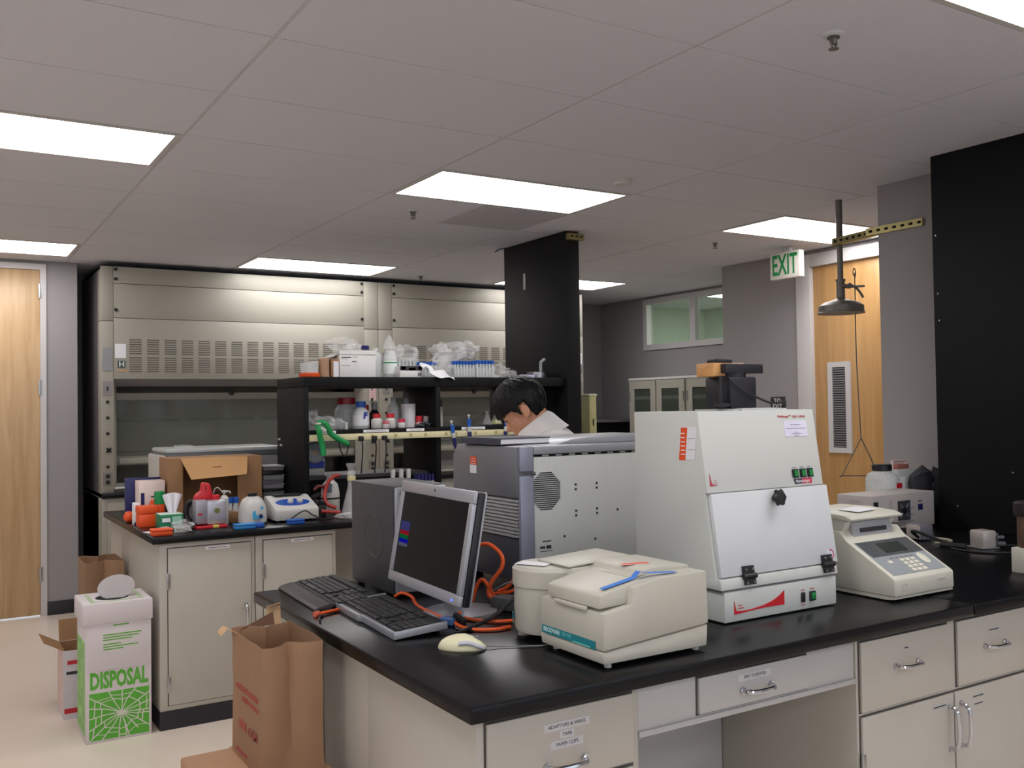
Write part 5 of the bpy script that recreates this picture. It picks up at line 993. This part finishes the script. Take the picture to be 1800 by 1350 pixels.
# plugs and cables on the strip
for x, dx, lab in ((2.03, .06, 'black plug and looping cable at the left of the outlet strip'), (2.17, -.0, 'black plug with hanging cable beside the hood outlets'), (2.255, .0, 'small black plug in the middle of the outlet strip'), (2.32, .0, 'small black plug left of the divider on the outlet strip')):
    t = T('power_plug', lab, 'plug', (x, 5.185, 1.375)); P('plug', B(x-.013, x+.013, 5.165, 5.199, 1.36, 1.388, bev=.005), m_rub, t)
    P('cord', MB().tube([(x, 5.17, 1.365), (x+.004, 5.168, 1.32), (x+dx*.5+.005, 5.18, 1.275 if dx else 1.25), (x+dx+.0, 5.185, 1.32 if dx else 1.17)] + ([(x+dx, 5.19, 1.36)] if dx else []), .004, 6), m_rub, t)
# under the shelf
t = T('bench_scale', 'white and blue balance with round grey pan under the shelf', 'balance', (1.985, 5.45, 1.155)); P('base', B(1.905, 2.03, 5.40, 5.55, 1.1555, 1.20, bev=.006), m_white, t); P('blue_panel', B(1.915, 2.025, 5.397, 5.40, 1.203, 1.24), M('panel_blue', (34, 62, 176), .4), t); P('housing', B(1.91, 2.035, 5.41, 5.55, 1.20, 1.255, bev=.004), M('scale_pale', (190, 204, 220), .4), t); P('column', B(2.016, 2.034, 5.43, 5.54, 1.255, 1.29, bev=.004), M('panel_blue', (34, 62, 176), .4), t)
P('pan', MB().lathe([(.062, 0), (.064, .004), (.058, .012), (0, .014)], (1.965, 5.40, 1.292), 28, (0, -1, .12)), M('pan_grey', (150, 156, 164), .4), t); P('pan_emblem', MB().lathe([(.012, .0145), (.012, .016), (0, .016)], (1.965, 5.40, 1.292), 14, (0, -1, .12)), M('emblem_gold', (190, 160, 90), .4), t)
S('paper_sheets', MB().box((2.13, 5.40, 1.158), (.13, .09, .004), rot=(0, 0, .1)), m_paper, 'white paper sheets on the low black shelf', 'paper')
for x, lab in ((2.415, 'blue and white bottle under the shelf, leftmost of three'), (2.47, 'blue and white bottle under the shelf, middle of three'), (2.52, 'blue and white bottle under the shelf, rightmost of three')): bottle(lab, x, 5.28, BT, .02, .235, m_blue, m_white, .7, .22, m_white, grp='blue and white bottles under the shelf')
rack('navy tube rack under the shelf beside the divider', 2.62, 5.27, BT, .12, .08, .20, m_navy, 5, 3, m_navy)
S('blue_box', B(2.75, 2.87, 5.05, 5.13, BT, BT+.19, bev=.004), m_navy, 'navy box behind the computer tower on the rear bench', 'box')
S('lidded_pot', MB().lathe([(.03, 0), (.032, .004), (.032, .018), (0, .02)], (2.56, 4.95, BT+.13), 18).bx(2.52, 2.60, 4.91, 4.99, BT, BT+.13, bev=.004), m_white, 'white lidded pot behind the monitor top', 'pot')
bb = B(2.70, 2.83, 4.9, 5.0, BT, BT+.16, bev=.004); S('grey_tray', bb, M('mauve_plastic', (120, 108, 128), .4), 'mauve plastic tray left of the silver analyser', 'tray')
# behind the middle shelf bay, papers and clutter inside the second hood
S('paper_stack', MB().box((4.35, 8.42, 1.36), (.5, .02, .20), rot=(-.2, 0, .0)).bx(3.95, 4.75, 8.2, 8.45, .931, 1.25), M('paper_dim', (176, 168, 166), .8), 'stack of papers inside the second fume hood', 'papers')
S('folder', MB().box((4.62, 8.27, 1.352), (.10, .02, .18), rot=(0, .25, 0)), M('folder_maroon', (110, 28, 48), .6), 'maroon folder leaning inside the second fume hood', 'folder')
S('folder', MB().box((4.76, 8.27, 1.342), (.13, .02, .16), rot=(0, .2, 0)), M('folder_grey', (106, 112, 120), .6), 'grey folder leaning right of the maroon one', 'folder')
# ================================================================== REAR BENCH TOP
carton('carton', 'white box with dark blue bottle picture behind the orange rack', 1.0, 1.135, 5.50, 5.62, BT, 1.168, M('pinkish_white_card', (226, 208, 200), .7), marks=(('print', .45, .75, .60, .63, m_ink), ('print', .45, .80, .52, .54, m_plg), ('print', .45, .80, .44, .46, M('notice_red', (206, 120, 126), .7)), ('print', .45, .80, .38, .40, m_plg), ('blue_figure', .06, .20, .30, .72, m_navy)))
S('dark_binder', MB().box((1.06, 5.70, BT+.117), (.20, .03, .234), bev=.003), m_navy, 'dark binder standing behind the white box on the rear bench', 'binder')
carton('carton', 'small white and navy carton left of the orange rack', .955, .985, 5.40, 5.46, BT, 1.06, m_paper, marks=(('navy_edge', .55, .9, .0, .9, m_navy), ('navy_base', 0, 1, 0, .14, m_navy)))
S('orange_ball_cap', MB().ell((.957, 5.56, BT+.032), (.03, .03, .032), 2), m_orange, 'round orange cap at the left rear bench corner', 'cap')
def lidbox(lab, x0, x1, y0, y1, z0, z1, mat):
    t = T('freezer_rack', lab, 'rack', ((x0+x1)/2, (y0+y1)/2, z0)); h = z1-z0
    P('base', B(x0, x1, y0, y1, z0, z0+h*.62, bev=.003), mat, t); P('lid', B(x0-.002, x1+.002, y0-.002, y1+.002, z0+h*.64, z1, bev=.004), mat, t); P('rim', B(x0+.002, x1-.002, y0+.002, y1-.002, z0+h*.6, z0+h*.66), M('orange_shade', (190, 62, 24), .5) if mat == m_orange else m_navy, t); return t
lidbox('big orange tube storage rack at the rear bench corner', .958, 1.048, 5.27, 5.37, BT, 1.052, m_orange)
bottle('orange bottle with tall green cap behind the tissue box', 1.085, 5.40, BT, .027, .175, m_orange, m_green, .98, .38, sh=.9)
S('orange_stopper', MB().lathe([(.02, 0), (.02, .10), (.012, .13), (0, .13)], (1.055, 5.42, BT), 14), m_orange, 'slim orange tube beside the green-capped bottle', 'tube')
m_kgreen = M('tissue_box_green', (24, 118, 80), .5)
t = T('tissue_box', 'green and white tissue box with a tall white wipe pulled up', 'tissue box', (1.07, 5.12, BT), .0)
P('carton', B(1.02, 1.135, 5.06, 5.18, BT, 1.022, bev=.002), m_kgreen, t); P('top', B(1.022, 1.133, 5.062, 5.178, 1.022, 1.0235), M('tissue_top', (206, 222, 214), .6), t); P('print', B(1.03, 1.07, 5.058, 5.06, .985, 1.005), m_paper, t); P('side_print', B(1.08, 1.125, 5.058, 5.06, .96, 1.012), M('tissue_pale_green', (150, 196, 176), .6), t)
g = []
for i in range(9):
    f = i/8; w_ = .018+.032*f; g.append([(1.095+(j/8-.5)*2*w_, 5.13+.012*math.sin(j*1.7)*(1-.3*f), 1.018+.11*f-.012*f*((j/8-.5)*2)**2) for j in range(9)])
P('tissue', MB().sheet(g, .001), m_paper, t)
S('paper_note', MB().box((.995, 5.03, BT+.0015), (.10, .085, .002), rot=(0, 0, .3)), m_paper, 'white note sheet flat on the rear bench corner', 'paper')
S('white_tube', MB().tube([(1.0, 5.0, BT+.014), (1.03, 5.01, BT+.016), (1.05, 5.03, BT+.014)], .011, 10), m_white, 'white squeeze tube on the note sheet before the tissue box', 'tube')
lidbox('small bright orange rack at the near edge of the rear bench', .945, 1.04, 4.865, 4.935, BT, .974, m_orange)
film('crumpled clear film beside the small orange rack', [((1.10, 4.93, BT+.018), (.045, .03, .018), .35), ((1.12, 5.02, BT+.025), (.05, .035, .024), .35)])
cable('power_cable', 'thin black cable lying between film and red pump', [(1.08, 4.99, BT+.005), (1.12, 4.97, BT+.012), (1.17, 4.99, BT+.02), (1.20, 5.05, BT+.03)], .004, m_rub)
# vacuum pump
t = T('vacuum_pump', 'grey vacuum pump with red handle and red tray', 'vacuum pump', (1.265, 5.1, BT))
P('tray', B(1.185, 1.345, 5.0, 5.22, BT, BT+.014, bev=.004), m_red, t); P('yellow_foot', B(1.27, 1.30, 4.995, 5.02, BT+.002, BT+.016, bev=.002), M('foot_yellow', (222, 190, 90), .5), t)
P('oil_case', B(1.245, 1.345, 5.02, 5.10, BT+.015, 1.085, bev=.014), M('pump_silver', (186, 186, 196), .25, .4), t); P('motor', MB().cyl((1.225, 5.11, 1.02), (1.225, 5.23, 1.02), .05, n=24), m_dsteel, t)
for k in range(6): P('motor_fin', MB().cyl((1.225, 5.115+k*.02, 1.02), (1.225, 5.12+k*.02, 1.02), .056, n=24), m_rub, t)
P('side_case', B(1.19, 1.25, 5.03, 5.12, BT+.02, 1.09, bev=.01), M('pump_grey', (164, 162, 172), .3, .3), t); P('red_mark', B(1.2, 1.22, 5.028, 5.031, 1.01, 1.02), m_redink, t); P('badge', MB().lathe([(.014, 0), (.014, .001), (0, .001)], (1.295, 5.019, 1.03), 16, (0, -1, 0)), M('badge_olive', (110, 116, 60), .5), t)
P('handle', MB().prism([(1.195, 1.085), (1.198, 1.105), (1.215, 1.125), (1.228, 1.128), (1.235, 1.168), (1.242, 1.176), (1.262, 1.172), (1.272, 1.166), (1.282, 1.12), (1.29, 1.10), (1.295, 1.085)], 'y', 5.06, 5.12, bev=.006), m_red, t); P('handle_slot', B(1.245, 1.252, 5.058, 5.0605, 1.14, 1.158), M('red_shade', (120, 18, 28), .5), t); P('oil_cap', MB().lathe([(.02, 0), (.02, .022), (.016, .026), (0, .026)], (1.30, 5.06, 1.083), 16), m_red, t)
P('inlet_hose', MB().tube([(1.20, 5.13, 1.08), (1.17, 5.14, 1.06), (1.165, 5.13, 1.0), (1.18, 5.10, .965), (1.19, 5.06, .955)], .012, 10), m_rub, t)
t = T('dispenser_bottle', 'slim white dispenser bottle beside the red pump', 'bottle', (1.358, 5.13, BT)); P('body', MB().lathe([(.022, 0), (.023, .004), (.023, .14), (.012, .155), (0, .155)], (1.362, 5.13, BT), 18), m_white, t); P('pump_head', MB().lathe([(.006, .155), (.006, .17), (.014, .17), (.014, .182), (0, .183)], (1.362, 5.13, BT), 14).tube([(1.362, 5.13, BT+.176), (1.385, 5.12, BT+.176), (1.392, 5.118, BT+.165)], .004, 8), m_white, t); P('wire', MB().tube([(1.35, 5.13, BT+.175), (1.33, 5.13, BT+.198), (1.315, 5.14, BT+.19), (1.31, 5.15, BT+.165)], .0025, 6), M('wire_white', (206, 206, 206), .4), t)
for x, lab in ((1.44, 'blue-capped tube left of the vortex mixer'), (1.475, 'blue-capped tube touching the vortex mixer')): bottle(lab, x, 5.32, BT, .016, .125, m_milk, m_blue, 1.15, .22, name='capped_tube', cat='tube', grp='blue-capped tubes')
carton('carton', 'small brown carton between pump and vortex mixer', 1.392, 1.452, 5.17, 5.25, BT, 1.0, m_card)
# cardboard box lying open
t = T('shipping_carton', 'large open brown shipping carton lying on its side on the rear bench', 'carton', (1.41, 5.6, BT))
cx0, cx1, cy0, cy1, cz1 = 1.15, 1.665, 5.46, 5.72, 1.288
P('back', B(cx0, cx1, cy1-.004, cy1, BT, cz1), m_card, t); P('left_side', B(cx0, cx0+.004, cy0, cy1-.004, BT, cz1), m_card, t); P('right_side', B(cx1-.004, cx1, cy0, cy1-.004, BT, cz1), m_card, t); P('top', B(cx0+.004, cx1-.004, cy0, cy1-.004, cz1-.004, cz1), m_card, t); P('bottom', B(cx0+.004, cx1-.004, cy0, cy1-.004, BT, BT+.004), m_card, t)
P('left_flap', MB().box((cx0+.035, cy0-.004, (BT+cz1)/2), (.075, .004, cz1-BT-.006), rot=(0, 0, .1)), m_card, t); P('right_flap', MB().box((cx1-.07, cy0-.002, (BT+cz1)/2), (.14, .004, cz1-BT-.006)), m_card, t)
P('top_flap', MB().sheet([[(cx0+.06, cy0, cz1), (cx1-.08, cy0, cz1)], [(cx0+.10, cy0-.085, cz1-.115), (cx1-.11, cy0-.085, cz1-.10)]], .004), M('card_light', (190, 146, 98), .8, var=.04), t); P('flap_print', MB().box((1.40, cy0-.0455, cz1-.055), (.05, .002, .008), rot=(.7, 0, 0)), m_kraftd, t); P('lower_flap', B(cx0+.05, cx1-.15, cy0-.07, cy0, BT, BT+.004), m_card, t)
t = T('laboratory_machine', 'wide grey laboratory machine behind the open carton', 'machine', (1.55, 6.0, BT))
P('body', B(1.205, 1.90, 5.80, 6.22, BT, 1.275, bev=.008), M('machine_grey', (150, 148, 148), .45), t); P('band', B(1.20, 1.905, 5.795, 6.225, 1.275, 1.30, bev=.004), M('machine_band', (96, 98, 102), .4), t); P('lid', B(1.205, 1.90, 5.80, 6.22, 1.30, 1.328, bev=.012), M('machine_lid', (184, 188, 188), .35), t); P('side_trim', B(1.185, 1.205, 5.80, 6.22, BT, 1.29, bev=.004), M('machine_pale', (196, 194, 190), .4), t)
film('clear film lying on the grey machine lid', [((1.33, 5.92, 1.335), (.055, .04, .012), .3)])
ORD = ['lowest', 'second lowest', 'third lowest', 'fourth lowest', 'middle', 'fourth highest', 'third highest', 'second highest', 'topmost white']
TH = (.045, .028, .018, .028, .022, .03, .026, .022, .008)
for k, (dx, m_) in enumerate(((0, 0), (0, 1), (.004, 2), (0, 0), (-.004, 1), (0, 0), (-.006, 2), (0, 1), (.0, 3))):
    z = BT+.0505+sum(TH[:k]); S('microplate_tray', B(1.70+dx, 1.825+dx, 5.54, 5.70, z, z+TH[k]-.002, bev=.003).bx(1.697+dx, 1.828+dx, 5.537, 5.703, z+TH[k]-.004, z+TH[k]-.0005), [M('tray_grey', (150, 148, 154), .4), M('tray_mid', (120, 118, 124), .4), m_plb, M('tray_white', (206, 204, 206), .4)][m_], ORD[k]+' tray of the stack beside the shelf unit', 'tray', 'stacked microplate trays')
S('black_tray', B(1.672, 1.83, 5.36, 5.72, BT, BT+.045, bev=.006).bx(1.669, 1.833, 5.357, 5.723, BT+.042, BT+.05, bev=.002), m_plb, 'flat black tray under the stack beside the shelf unit', 'tray')
# vortex mixer
t = T('vortex_mixer', 'white dome-shaped vortex mixer with blue sticker', 'vortex mixer', (1.495, 5.06, BT)); P('body', MB().lathe([(.070, .004), (.076, .012), (.073, .07), (.066, .105), (.052, .132), (.030, .146), (0, .148)], (1.495, 5.07, BT), 28), m_white, t)
P('cup', MB().lathe([(.022, .145), (.026, .158), (.026, .164), (.018, .164), (0, .155)], (1.495, 5.07, BT), 18), m_rub, t); P('base', MB().lathe([(.072, 0), (.072, .005), (0, .005)], (1.495, 5.07, BT), 24), m_rub, t)
P('sticker', MB().prism([(1.474, .975), (1.53, .975), (1.532, .985), (1.50, .988), (1.49, 1.0), (1.488, 1.02), (1.475, 1.01)], 'y', 4.990, 4.997), M('sticker_cyan', (70, 176, 226), .5), t); P('sticker', MB().prism([(1.520, 1.025), (1.533, 1.020), (1.534, 1.035), (1.524, 1.04)], 'y', 5.002, 5.006), M('sticker_cyan', (70, 176, 226), .5), t); P('dial', MB().lathe([(.010, 0), (.010, .012), (.007, .016), (0, .016)], (1.515, 4.992, .99), 14, (0, -1, 0)), m_navy, t)
lidbox('light blue rack lying at the bench edge before the vortex mixer', 1.35, 1.45, 4.865, 4.925, BT, .968, m_lblue)
S('blue_rack_half', B(1.452, 1.50, 4.872, 4.928, BT, .966, bev=.003), m_blue, 'dark blue rack half touching the light blue rack', 'rack')
# stirrer
t = T('stirrer', 'white magnetic stirrer with blue oval panel and two knobs', 'stirrer', (1.71, 5.1, BT))
P('body', MB().prism([(5.0, BT+.01), (5.0, 1.005), (5.005, 1.014), (5.17, 1.07), (5.20, 1.074), (5.21, 1.065), (5.21, BT+.01)], 'x', 1.60, 1.842, bev=.006), m_white, t)
U_ = Vector((0, .195, .064)).normalized(); N_ = X.cross(U_); O_ = Vector((1.722, 5.085, 1.0405))
def slopepart(n_, mb, mt, par, dx=0, dv=0):
    mb.bm.transform(Matrix(((1, U_.x, N_.x, O_.x+dx), (0, U_.y, N_.y, O_.y+U_.y*dv), (0, U_.z, N_.z, O_.z+U_.z*dv), (0, 0, 0, 1)))); return P(n_, mb, mt, par)
ov = MB(); ov.lathe([(.1, 0), (.1, .002), (0, .002)], n=32); ov.bm.transform(Matrix.Diagonal((.95, .45, 1, 1))); slopepart('oval_panel', ov, M('oval_blue', (34, 76, 170), .4), t)
for dx in (-.012, .04): slopepart('knob', MB().lathe([(.017, 0), (.016, .014), (.012, .018), (0, .018)], n=18), m_white, t, dx, .0)
slopepart('green_mark', MB().lathe([(.006, .002), (.006, .003), (0, .003)], n=12), m_green, t, -.06)
P('platform', B(1.64, 1.80, 5.15, 5.205, 1.073, 1.081, bev=.002), m_plb, t)
P('cord', MB().tube([(1.66, 4.985, BT+.006), (1.72, 4.975, .99), (1.76, 4.98, 1.0), (1.80, 4.985, .975), (1.86, 4.97, BT+.006), (1.92, 5.0, BT+.005)], .0035, 8), m_rub, t)
for x in (1.62, 1.82):
    for y in (5.02, 5.19): P('foot', MB().cyl((x, y, BT), (x, y, BT+.012), .010, n=10), m_rub, t)
lidbox('dark blue rack lying in front of the stirrer', 1.64, 1.725, 4.90, 4.95, BT, .966, m_blue)
# hoses, bottle and flask at the right of the stirrer
t = T('rubber_tubing', 'red rubber tubing coiled beside the tall glass flask', 'tubing', (1.98, 5.2, BT)); P('tube', MB().tube([(2.04, 5.2, 1.165), (2.0, 5.19, 1.16), (1.965, 5.18, 1.13), (1.95, 5.18, 1.09), (1.935, 5.16, 1.05), (1.945, 5.14, 1.01), (1.99, 5.12, .99)], .011, 10), M('rubber_red', (160, 48, 40), .5), t); P('tube', MB().tube([(1.90, 5.12, .975), (1.96, 5.10, .968), (1.985, 5.09, .965), (2.0, 5.09, .965)], .011, 10), M('rubber_red', (160, 48, 40), .5), t); P('tube', MB().tube([(1.89, 5.2, 1.09), (1.91, 5.19, 1.11), (1.945, 5.19, 1.10), (1.95, 5.2, 1.05)], .010, 10), M('rubber_maroon', (96, 30, 30), .5), t)
t = T('wash_bottle', 'white plastic bottle with grey cap ringed by red tubing', 'bottle', (2.02, 5.27, BT)); P('body', MB().lathe([(.05, 0), (.055, .01), (.055, .12), (.045, .17), (.018, .20), (0, .20)], (2.01, 5.27, BT), 24), m_white, t); P('cap', MB().lathe([(.02, .2), (.02, .235), (0, .236)], (2.01, 5.27, BT), 16), M('cap_grey', (150, 152, 154), .4), t); P('black_band', MB().lathe([(.0556, .085), (.0556, .095)], (2.01, 5.27, BT), 24), m_rub, t); P('clamp', B(1.955, 2.0, 5.21, 5.225, 1.07, 1.12, bev=.004), M('clamp_blue_grey', (96, 106, 126), .4), t)
S('clip_tool', MB().box((1.90, 5.15, 1.02), (.07, .05, .03), bev=.006, rot=(.2, .3, .4)).box((1.885, 5.16, 1.06), (.06, .03, .02), bev=.006, rot=(.2, -.3, .4)).bx(1.87, 1.93, 5.12, 5.2, BT, 1.01, bev=.006), m_plb, 'black clamp gadget between stirrer and red tubing', 'clamp')
t = flask('tall narrow glass flask with tape band beside the computer tower', 2.07, 5.09, BT, .062, .245); P('tape', MB().lathe([(.024, .20), (.024, .222)], n=20), M('tape_cream', (216, 206, 150), .6), t, True); P('stopper', MB().lathe([(.022, .245), (.018, .26), (.024, .275), (.03, .29), (.03, .296), (0, .297)], n=18), m_clear, t, True)
film('clear film lying at the bench edge below the flask', [((2.0, 4.97, BT+.016), (.07, .04, .016), .3), ((2.10, 4.96, BT+.014), (.05, .035, .014), .3)])
# ================================================================== PERSON
PF = Vector((-.80, .60, 0)); PL = Vector((-.60, -.80, 0)); PO = Vector((2.293, 3.415, 0))
def W(f, l, z): return PO+PF*f+PL*l+Z*z
def capsule(m, a, b, ra, rb, n=14):
    a, b = Vector(a), Vector(b); m.cyl(a, b, ra, rb, n); m.ell(a, (ra,)*3, 2); m.ell(b, (rb,)*3, 2)
def chain(m, pts):
    for (a, ra), (b, rb) in zip(pts, pts[1:]): capsule(m, a, b, ra, rb)
def remesh(mb, name, vox, it=4):
    me = bpy.data.meshes.new(name); mb.bm.to_mesh(me); mb.bm.free(); ob = bpy.data.objects.new(name, me); COL.objects.link(ob)
    r = ob.modifiers.new('r', 'REMESH'); r.mode = 'VOXEL'; r.voxel_size = vox
    s = ob.modifiers.new('s', 'SMOOTH'); s.iterations = it; s.factor = .5
    dg = bpy.context.evaluated_depsgraph_get(); out = bpy.data.meshes.new_from_object(ob.evaluated_get(dg)); bpy.data.objects.remove(ob)
    for p in out.polygons: p.use_smooth = True
    out.name = name; return out
HP = .62   # head pitched forward, looking down
hf = PF*math.cos(HP)-Z*math.sin(HP); hu = Z*math.cos(HP)+PF*math.sin(HP); HC = W(.105, 0, 1.537)
HM = Matrix(((hf.x, PL.x, hu.x, HC.x), (hf.y, PL.y, hu.y, HC.y), (hf.z, PL.z, hu.z, HC.z), (0, 0, 0, 1)))
def H(x, y, z): return HM @ Vector((x, y, z))
HR = HM.to_3x3().to_4x4()
body = MB()
for c, r in (((-.005, 0, .028), (.096, .076, .092)), ((.03, 0, -.045), (.062, .060, .075)), ((.05, 0, -.085), (.036, .042, .03)), ((.068, 0, -.104), (.022, .026, .018)), ((.072, 0, .012), (.022, .052, .018)),
             ((.098, 0, -.038), (.017, .013, .014)), ((.09, 0, -.022), (.012, .009, .026)), ((.083, 0, -.072), (.014, .024, .007)), ((.082, 0, -.083), (.013, .021, .007)),
             ((.072, .03, -.004), (.014, .014, .010)), ((.072, -.03, -.004), (.014, .014, .010)), ((.05, .042, -.03), (.03, .02, .025)), ((.05, -.042, -.03), (.03, .02, .025)),
             ((-.012, .083, -.012), (.021, .011, .031)), ((-.012, -.083, -.012), (.021, .011, .031)), ((-.002, .083, -.038), (.012, .010, .012)), ((-.002, -.083, -.038), (.012, .010, .012))):
    body.ell(H(*c), r, 3, rot=HR)
chain(body, [(H(-.035, 0, -.03), .056), (W(.035, 0, 1.445), .057), (W(.0, 0, 1.385), .062)])
tor = [(W(-.015, 0, 1.36), .085), (W(-.04, 0, 1.24), .105), (W(-.06, 0, 1.10), .10), (W(-.07, 0, .98), .105), (W(-.07, 0, .92), .11)]
chain(body, tor)
for s in (1, -1):
    chain(body, [(W(-.03, .05*s, 1.34), .085), (W(-.02, .15*s, 1.355), .062), (W(0, .19*s, 1.34), .052)])
    chain(body, [(W(0, .195*s, 1.34), .05), (W(.06, .235*s, 1.20), .043), (W(.10, .245*s, 1.07), .038), (W(.22, .19*s, 1.055), .034), (W(.33, .12*s, 1.06), .026)])
    chain(body, [(W(-.07, .09*s, .90), .092), (W(-.05, .10*s, .68), .072), (W(-.03, .105*s, .48), .052), (W(-.05, .105*s, .30), .05), (W(-.07, .105*s, .10), .036), (W(-.065, .107*s, .05), .034)])
    chain(body, [(W(-.08, .107*s, .035), .03), (W(.05, .112*s, .032), .028), (W(.11, .115*s, .028), .022)])
    # hand: palm, four fingers of different length, thumb off the side of the palm
    wr = W(.33, .12*s, 1.06); d = (PF*.94-PL*.30*s-Z*.12).normalized(); sd = (PL*s*.9+PF*.3).normalized(); sd = (sd-d*sd.dot(d)).normalized(); dn = -Z
    for k in range(4): capsule(body, wr+d*.015+sd*(.010-.012*k+.012), wr+d*.085+sd*(.030-.020*k), .015, .0125, 10)
    for k, L in enumerate((.062, .075, .080, .070)):
        k = 3-k; o = wr+d*.086+sd*(.030-.020*k); a = o+d*L*.45+dn*.012; b_ = a+d*L*.28+dn*.022; c_ = b_+d*L*.10+dn*.022
        chain(body, [(o, .0105), (a, .0095), (b_, .0088), (c_, .0075)])
    tb = wr+d*.03-sd*.030; chain(body, [(wr+d*.02-sd*.012, .016), (tb+dn*.008, .0125), (tb+d*.035-sd*.012+dn*.022, .0105), (tb+d*.06-sd*.004+dn*.034, .009)])
t = T('person', 'black-haired person in a white lab coat bent over behind the analyser', 'person', W(-.05, 0, 0))
m_skin = M('skin', (206, 150, 118), .5, var=.04, scale=20)
P('body', remesh(body, 'body', .0058, 5), m_skin, t, smooth=0)
# hair: a thick cap over the skull, pulled inside the skull where the face shows
hm = bmesh.new(); bmesh.ops.create_icosphere(hm, subdivisions=6, radius=1)
def sst(a, b, x): x = min(max((x-a)/(b-a), 0), 1); return x*x*(3-2*x)
for v in hm.verts:
    n = v.co.normalized(); x, y, z = n
    hl = -.92+.80*sst(-.30, .50, x)+.0*sst(.5, 1, x)        # hairline height by direction: nape low, fringe at the brow
    if -.26 < x < .10 and abs(y) > .5: hl = max(hl, -.10)         # cut round the ear
    k = sst(hl-.07, hl+.07, z+.05*noise.noise(Vector((x*9, y*9, 2))))
    st_ = .030*noise.noise(Vector((math.atan2(y, x)*7, z*3.0, 1)))+.018*noise.noise(Vector((x*22, y*22, z*5)))+.03*sst(.0, .9, -x)*sst(-.6, .2, z)
    r = .80+k*(.42+1.5*st_)
    v.co = HM @ Vector((n.x*.098*r-.004, n.y*.080*r, n.z*.094*r+.030))
hme = bpy.data.meshes.new('hair'); hm.to_mesh(hme); hm.free()
for p in hme.polygons: p.use_smooth = True
P('hair', hme, M('black_hair', (9, 8, 9), .5, var=.3, scale=60, bump=.3, bscale=200, stretch=(1, 1, .25), spec=.25), t, smooth=0)
for s in (1, -1):
    P('eye', MB().ell(H(.080, .030*s, -.004), (.008, .010, .006), 2), M('eye_dark', (30, 22, 20), .2), t); P('eyebrow', MB().tube([H(.090, .014*s, .014), H(.089, .03*s, .018), H(.076, .046*s, .014)], .0035, 6), M('black_hair', (16, 14, 15), .38), t)
P('mouth', MB().tube([H(.092, -.016, -.077), H(.0965, 0, -.0765), H(.092, .016, -.077)], .003, 6), M('lip', (160, 88, 80), .5), t)
# lab coat
coat = MB(); e = .026
m_coat = M('lab_coat_cotton', (226, 222, 220), .8, var=.015, bump=.3, bscale=14)
chain(coat, [(W(-.03, 0, 1.365), .085+e), (W(-.05, 0, 1.24), .115+e), (W(-.065, 0, 1.10), .112+e), (W(-.075, 0, .98), .125+e), (W(-.07, 0, .86), .14+e), (W(-.065, 0, .70), .15+e)])
for s in (1, -1):
    chain(coat, [(W(-.035, .05*s, 1.345), .09+e), (W(-.02, .15*s, 1.36), .062+e), (W(0, .195*s, 1.335), .05+e), (W(.06, .238*s, 1.20), .045+e), (W(.10, .248*s, 1.07), .042+e), (W(.22, .19*s, 1.055), .036+e), (W(.285, .147*s, 1.058), .032+e)])
    chain(coat, [(W(-.07, .08*s, .90), .11+e), (W(-.06, .09*s, .62), .10+e)])
P('lab_coat', remesh(coat, 'lab_coat', .011, 6), m_coat, t, smooth=0)
ca = (PF*.50+Z*.87).normalized(); cf = PL.cross(ca); cf = (PF-ca*PF.dot(ca)).normalized(); cc = W(.040, 0, 1.428)
g = []
for i in range(29):
    a = -2.45+4.9*i/28; dr = -cf*math.cos(a)+PL*math.sin(a); bk = math.cos(a*.5)**1.5; row = []
    for (r, h) in ((.083, -.035), (.079, .0), (.080, .030+.022*bk), (.088, .040+.026*bk), (.102, .028+.020*bk), (.122, -.006), (.135, -.035-.012*(1-bk))):
        row.append(cc+dr*(r+.004*math.sin(a*7))+ca*h)
    g.append(row)
P('collar', MB().sheet(g, .004), m_coat, t, smooth=60)
pk = MB(); pk.bx(-.05, .05, -.004, .004, -.06, .06, bev=.003); pk.bm.transform(Matrix.Translation(W(.09, .10, 1.22)) @ Matrix.Rotation(math.atan2(PF.y, PF.x)+PI/2, 4, 'Z')); P('breast_pocket', pk, m_coat, t)
tr = MB()
for s in (1, -1): chain(tr, [(W(-.07, .09*s, .90), .104), (W(-.05, .10*s, .68), .086), (W(-.03, .105*s, .48), .068), (W(-.05, .105*s, .30), .064), (W(-.07, .105*s, .10), .055)])
P('trousers', remesh(tr, 'trousers', .011, 4), M('denim', (44, 50, 70), .8), t, smooth=0)
for s in (1, -1):
    sh = MB(); chain(sh, [(W(-.09, .107*s, .052), .042), (W(.0, .11*s, .052), .045), (W(.06, .113*s, .045), .042), (W(.13, .117*s, .034), .033)]); sh.bx(0, 0.001, 0, .001, .03, .031)
    me = remesh(sh, 'shoe', .008, 4)
    for v in me.vertices: v.co.z = max(v.co.z, .002)
    P('shoe', me, M('shoe_dark', (40, 38, 40), .5), t, smooth=0)
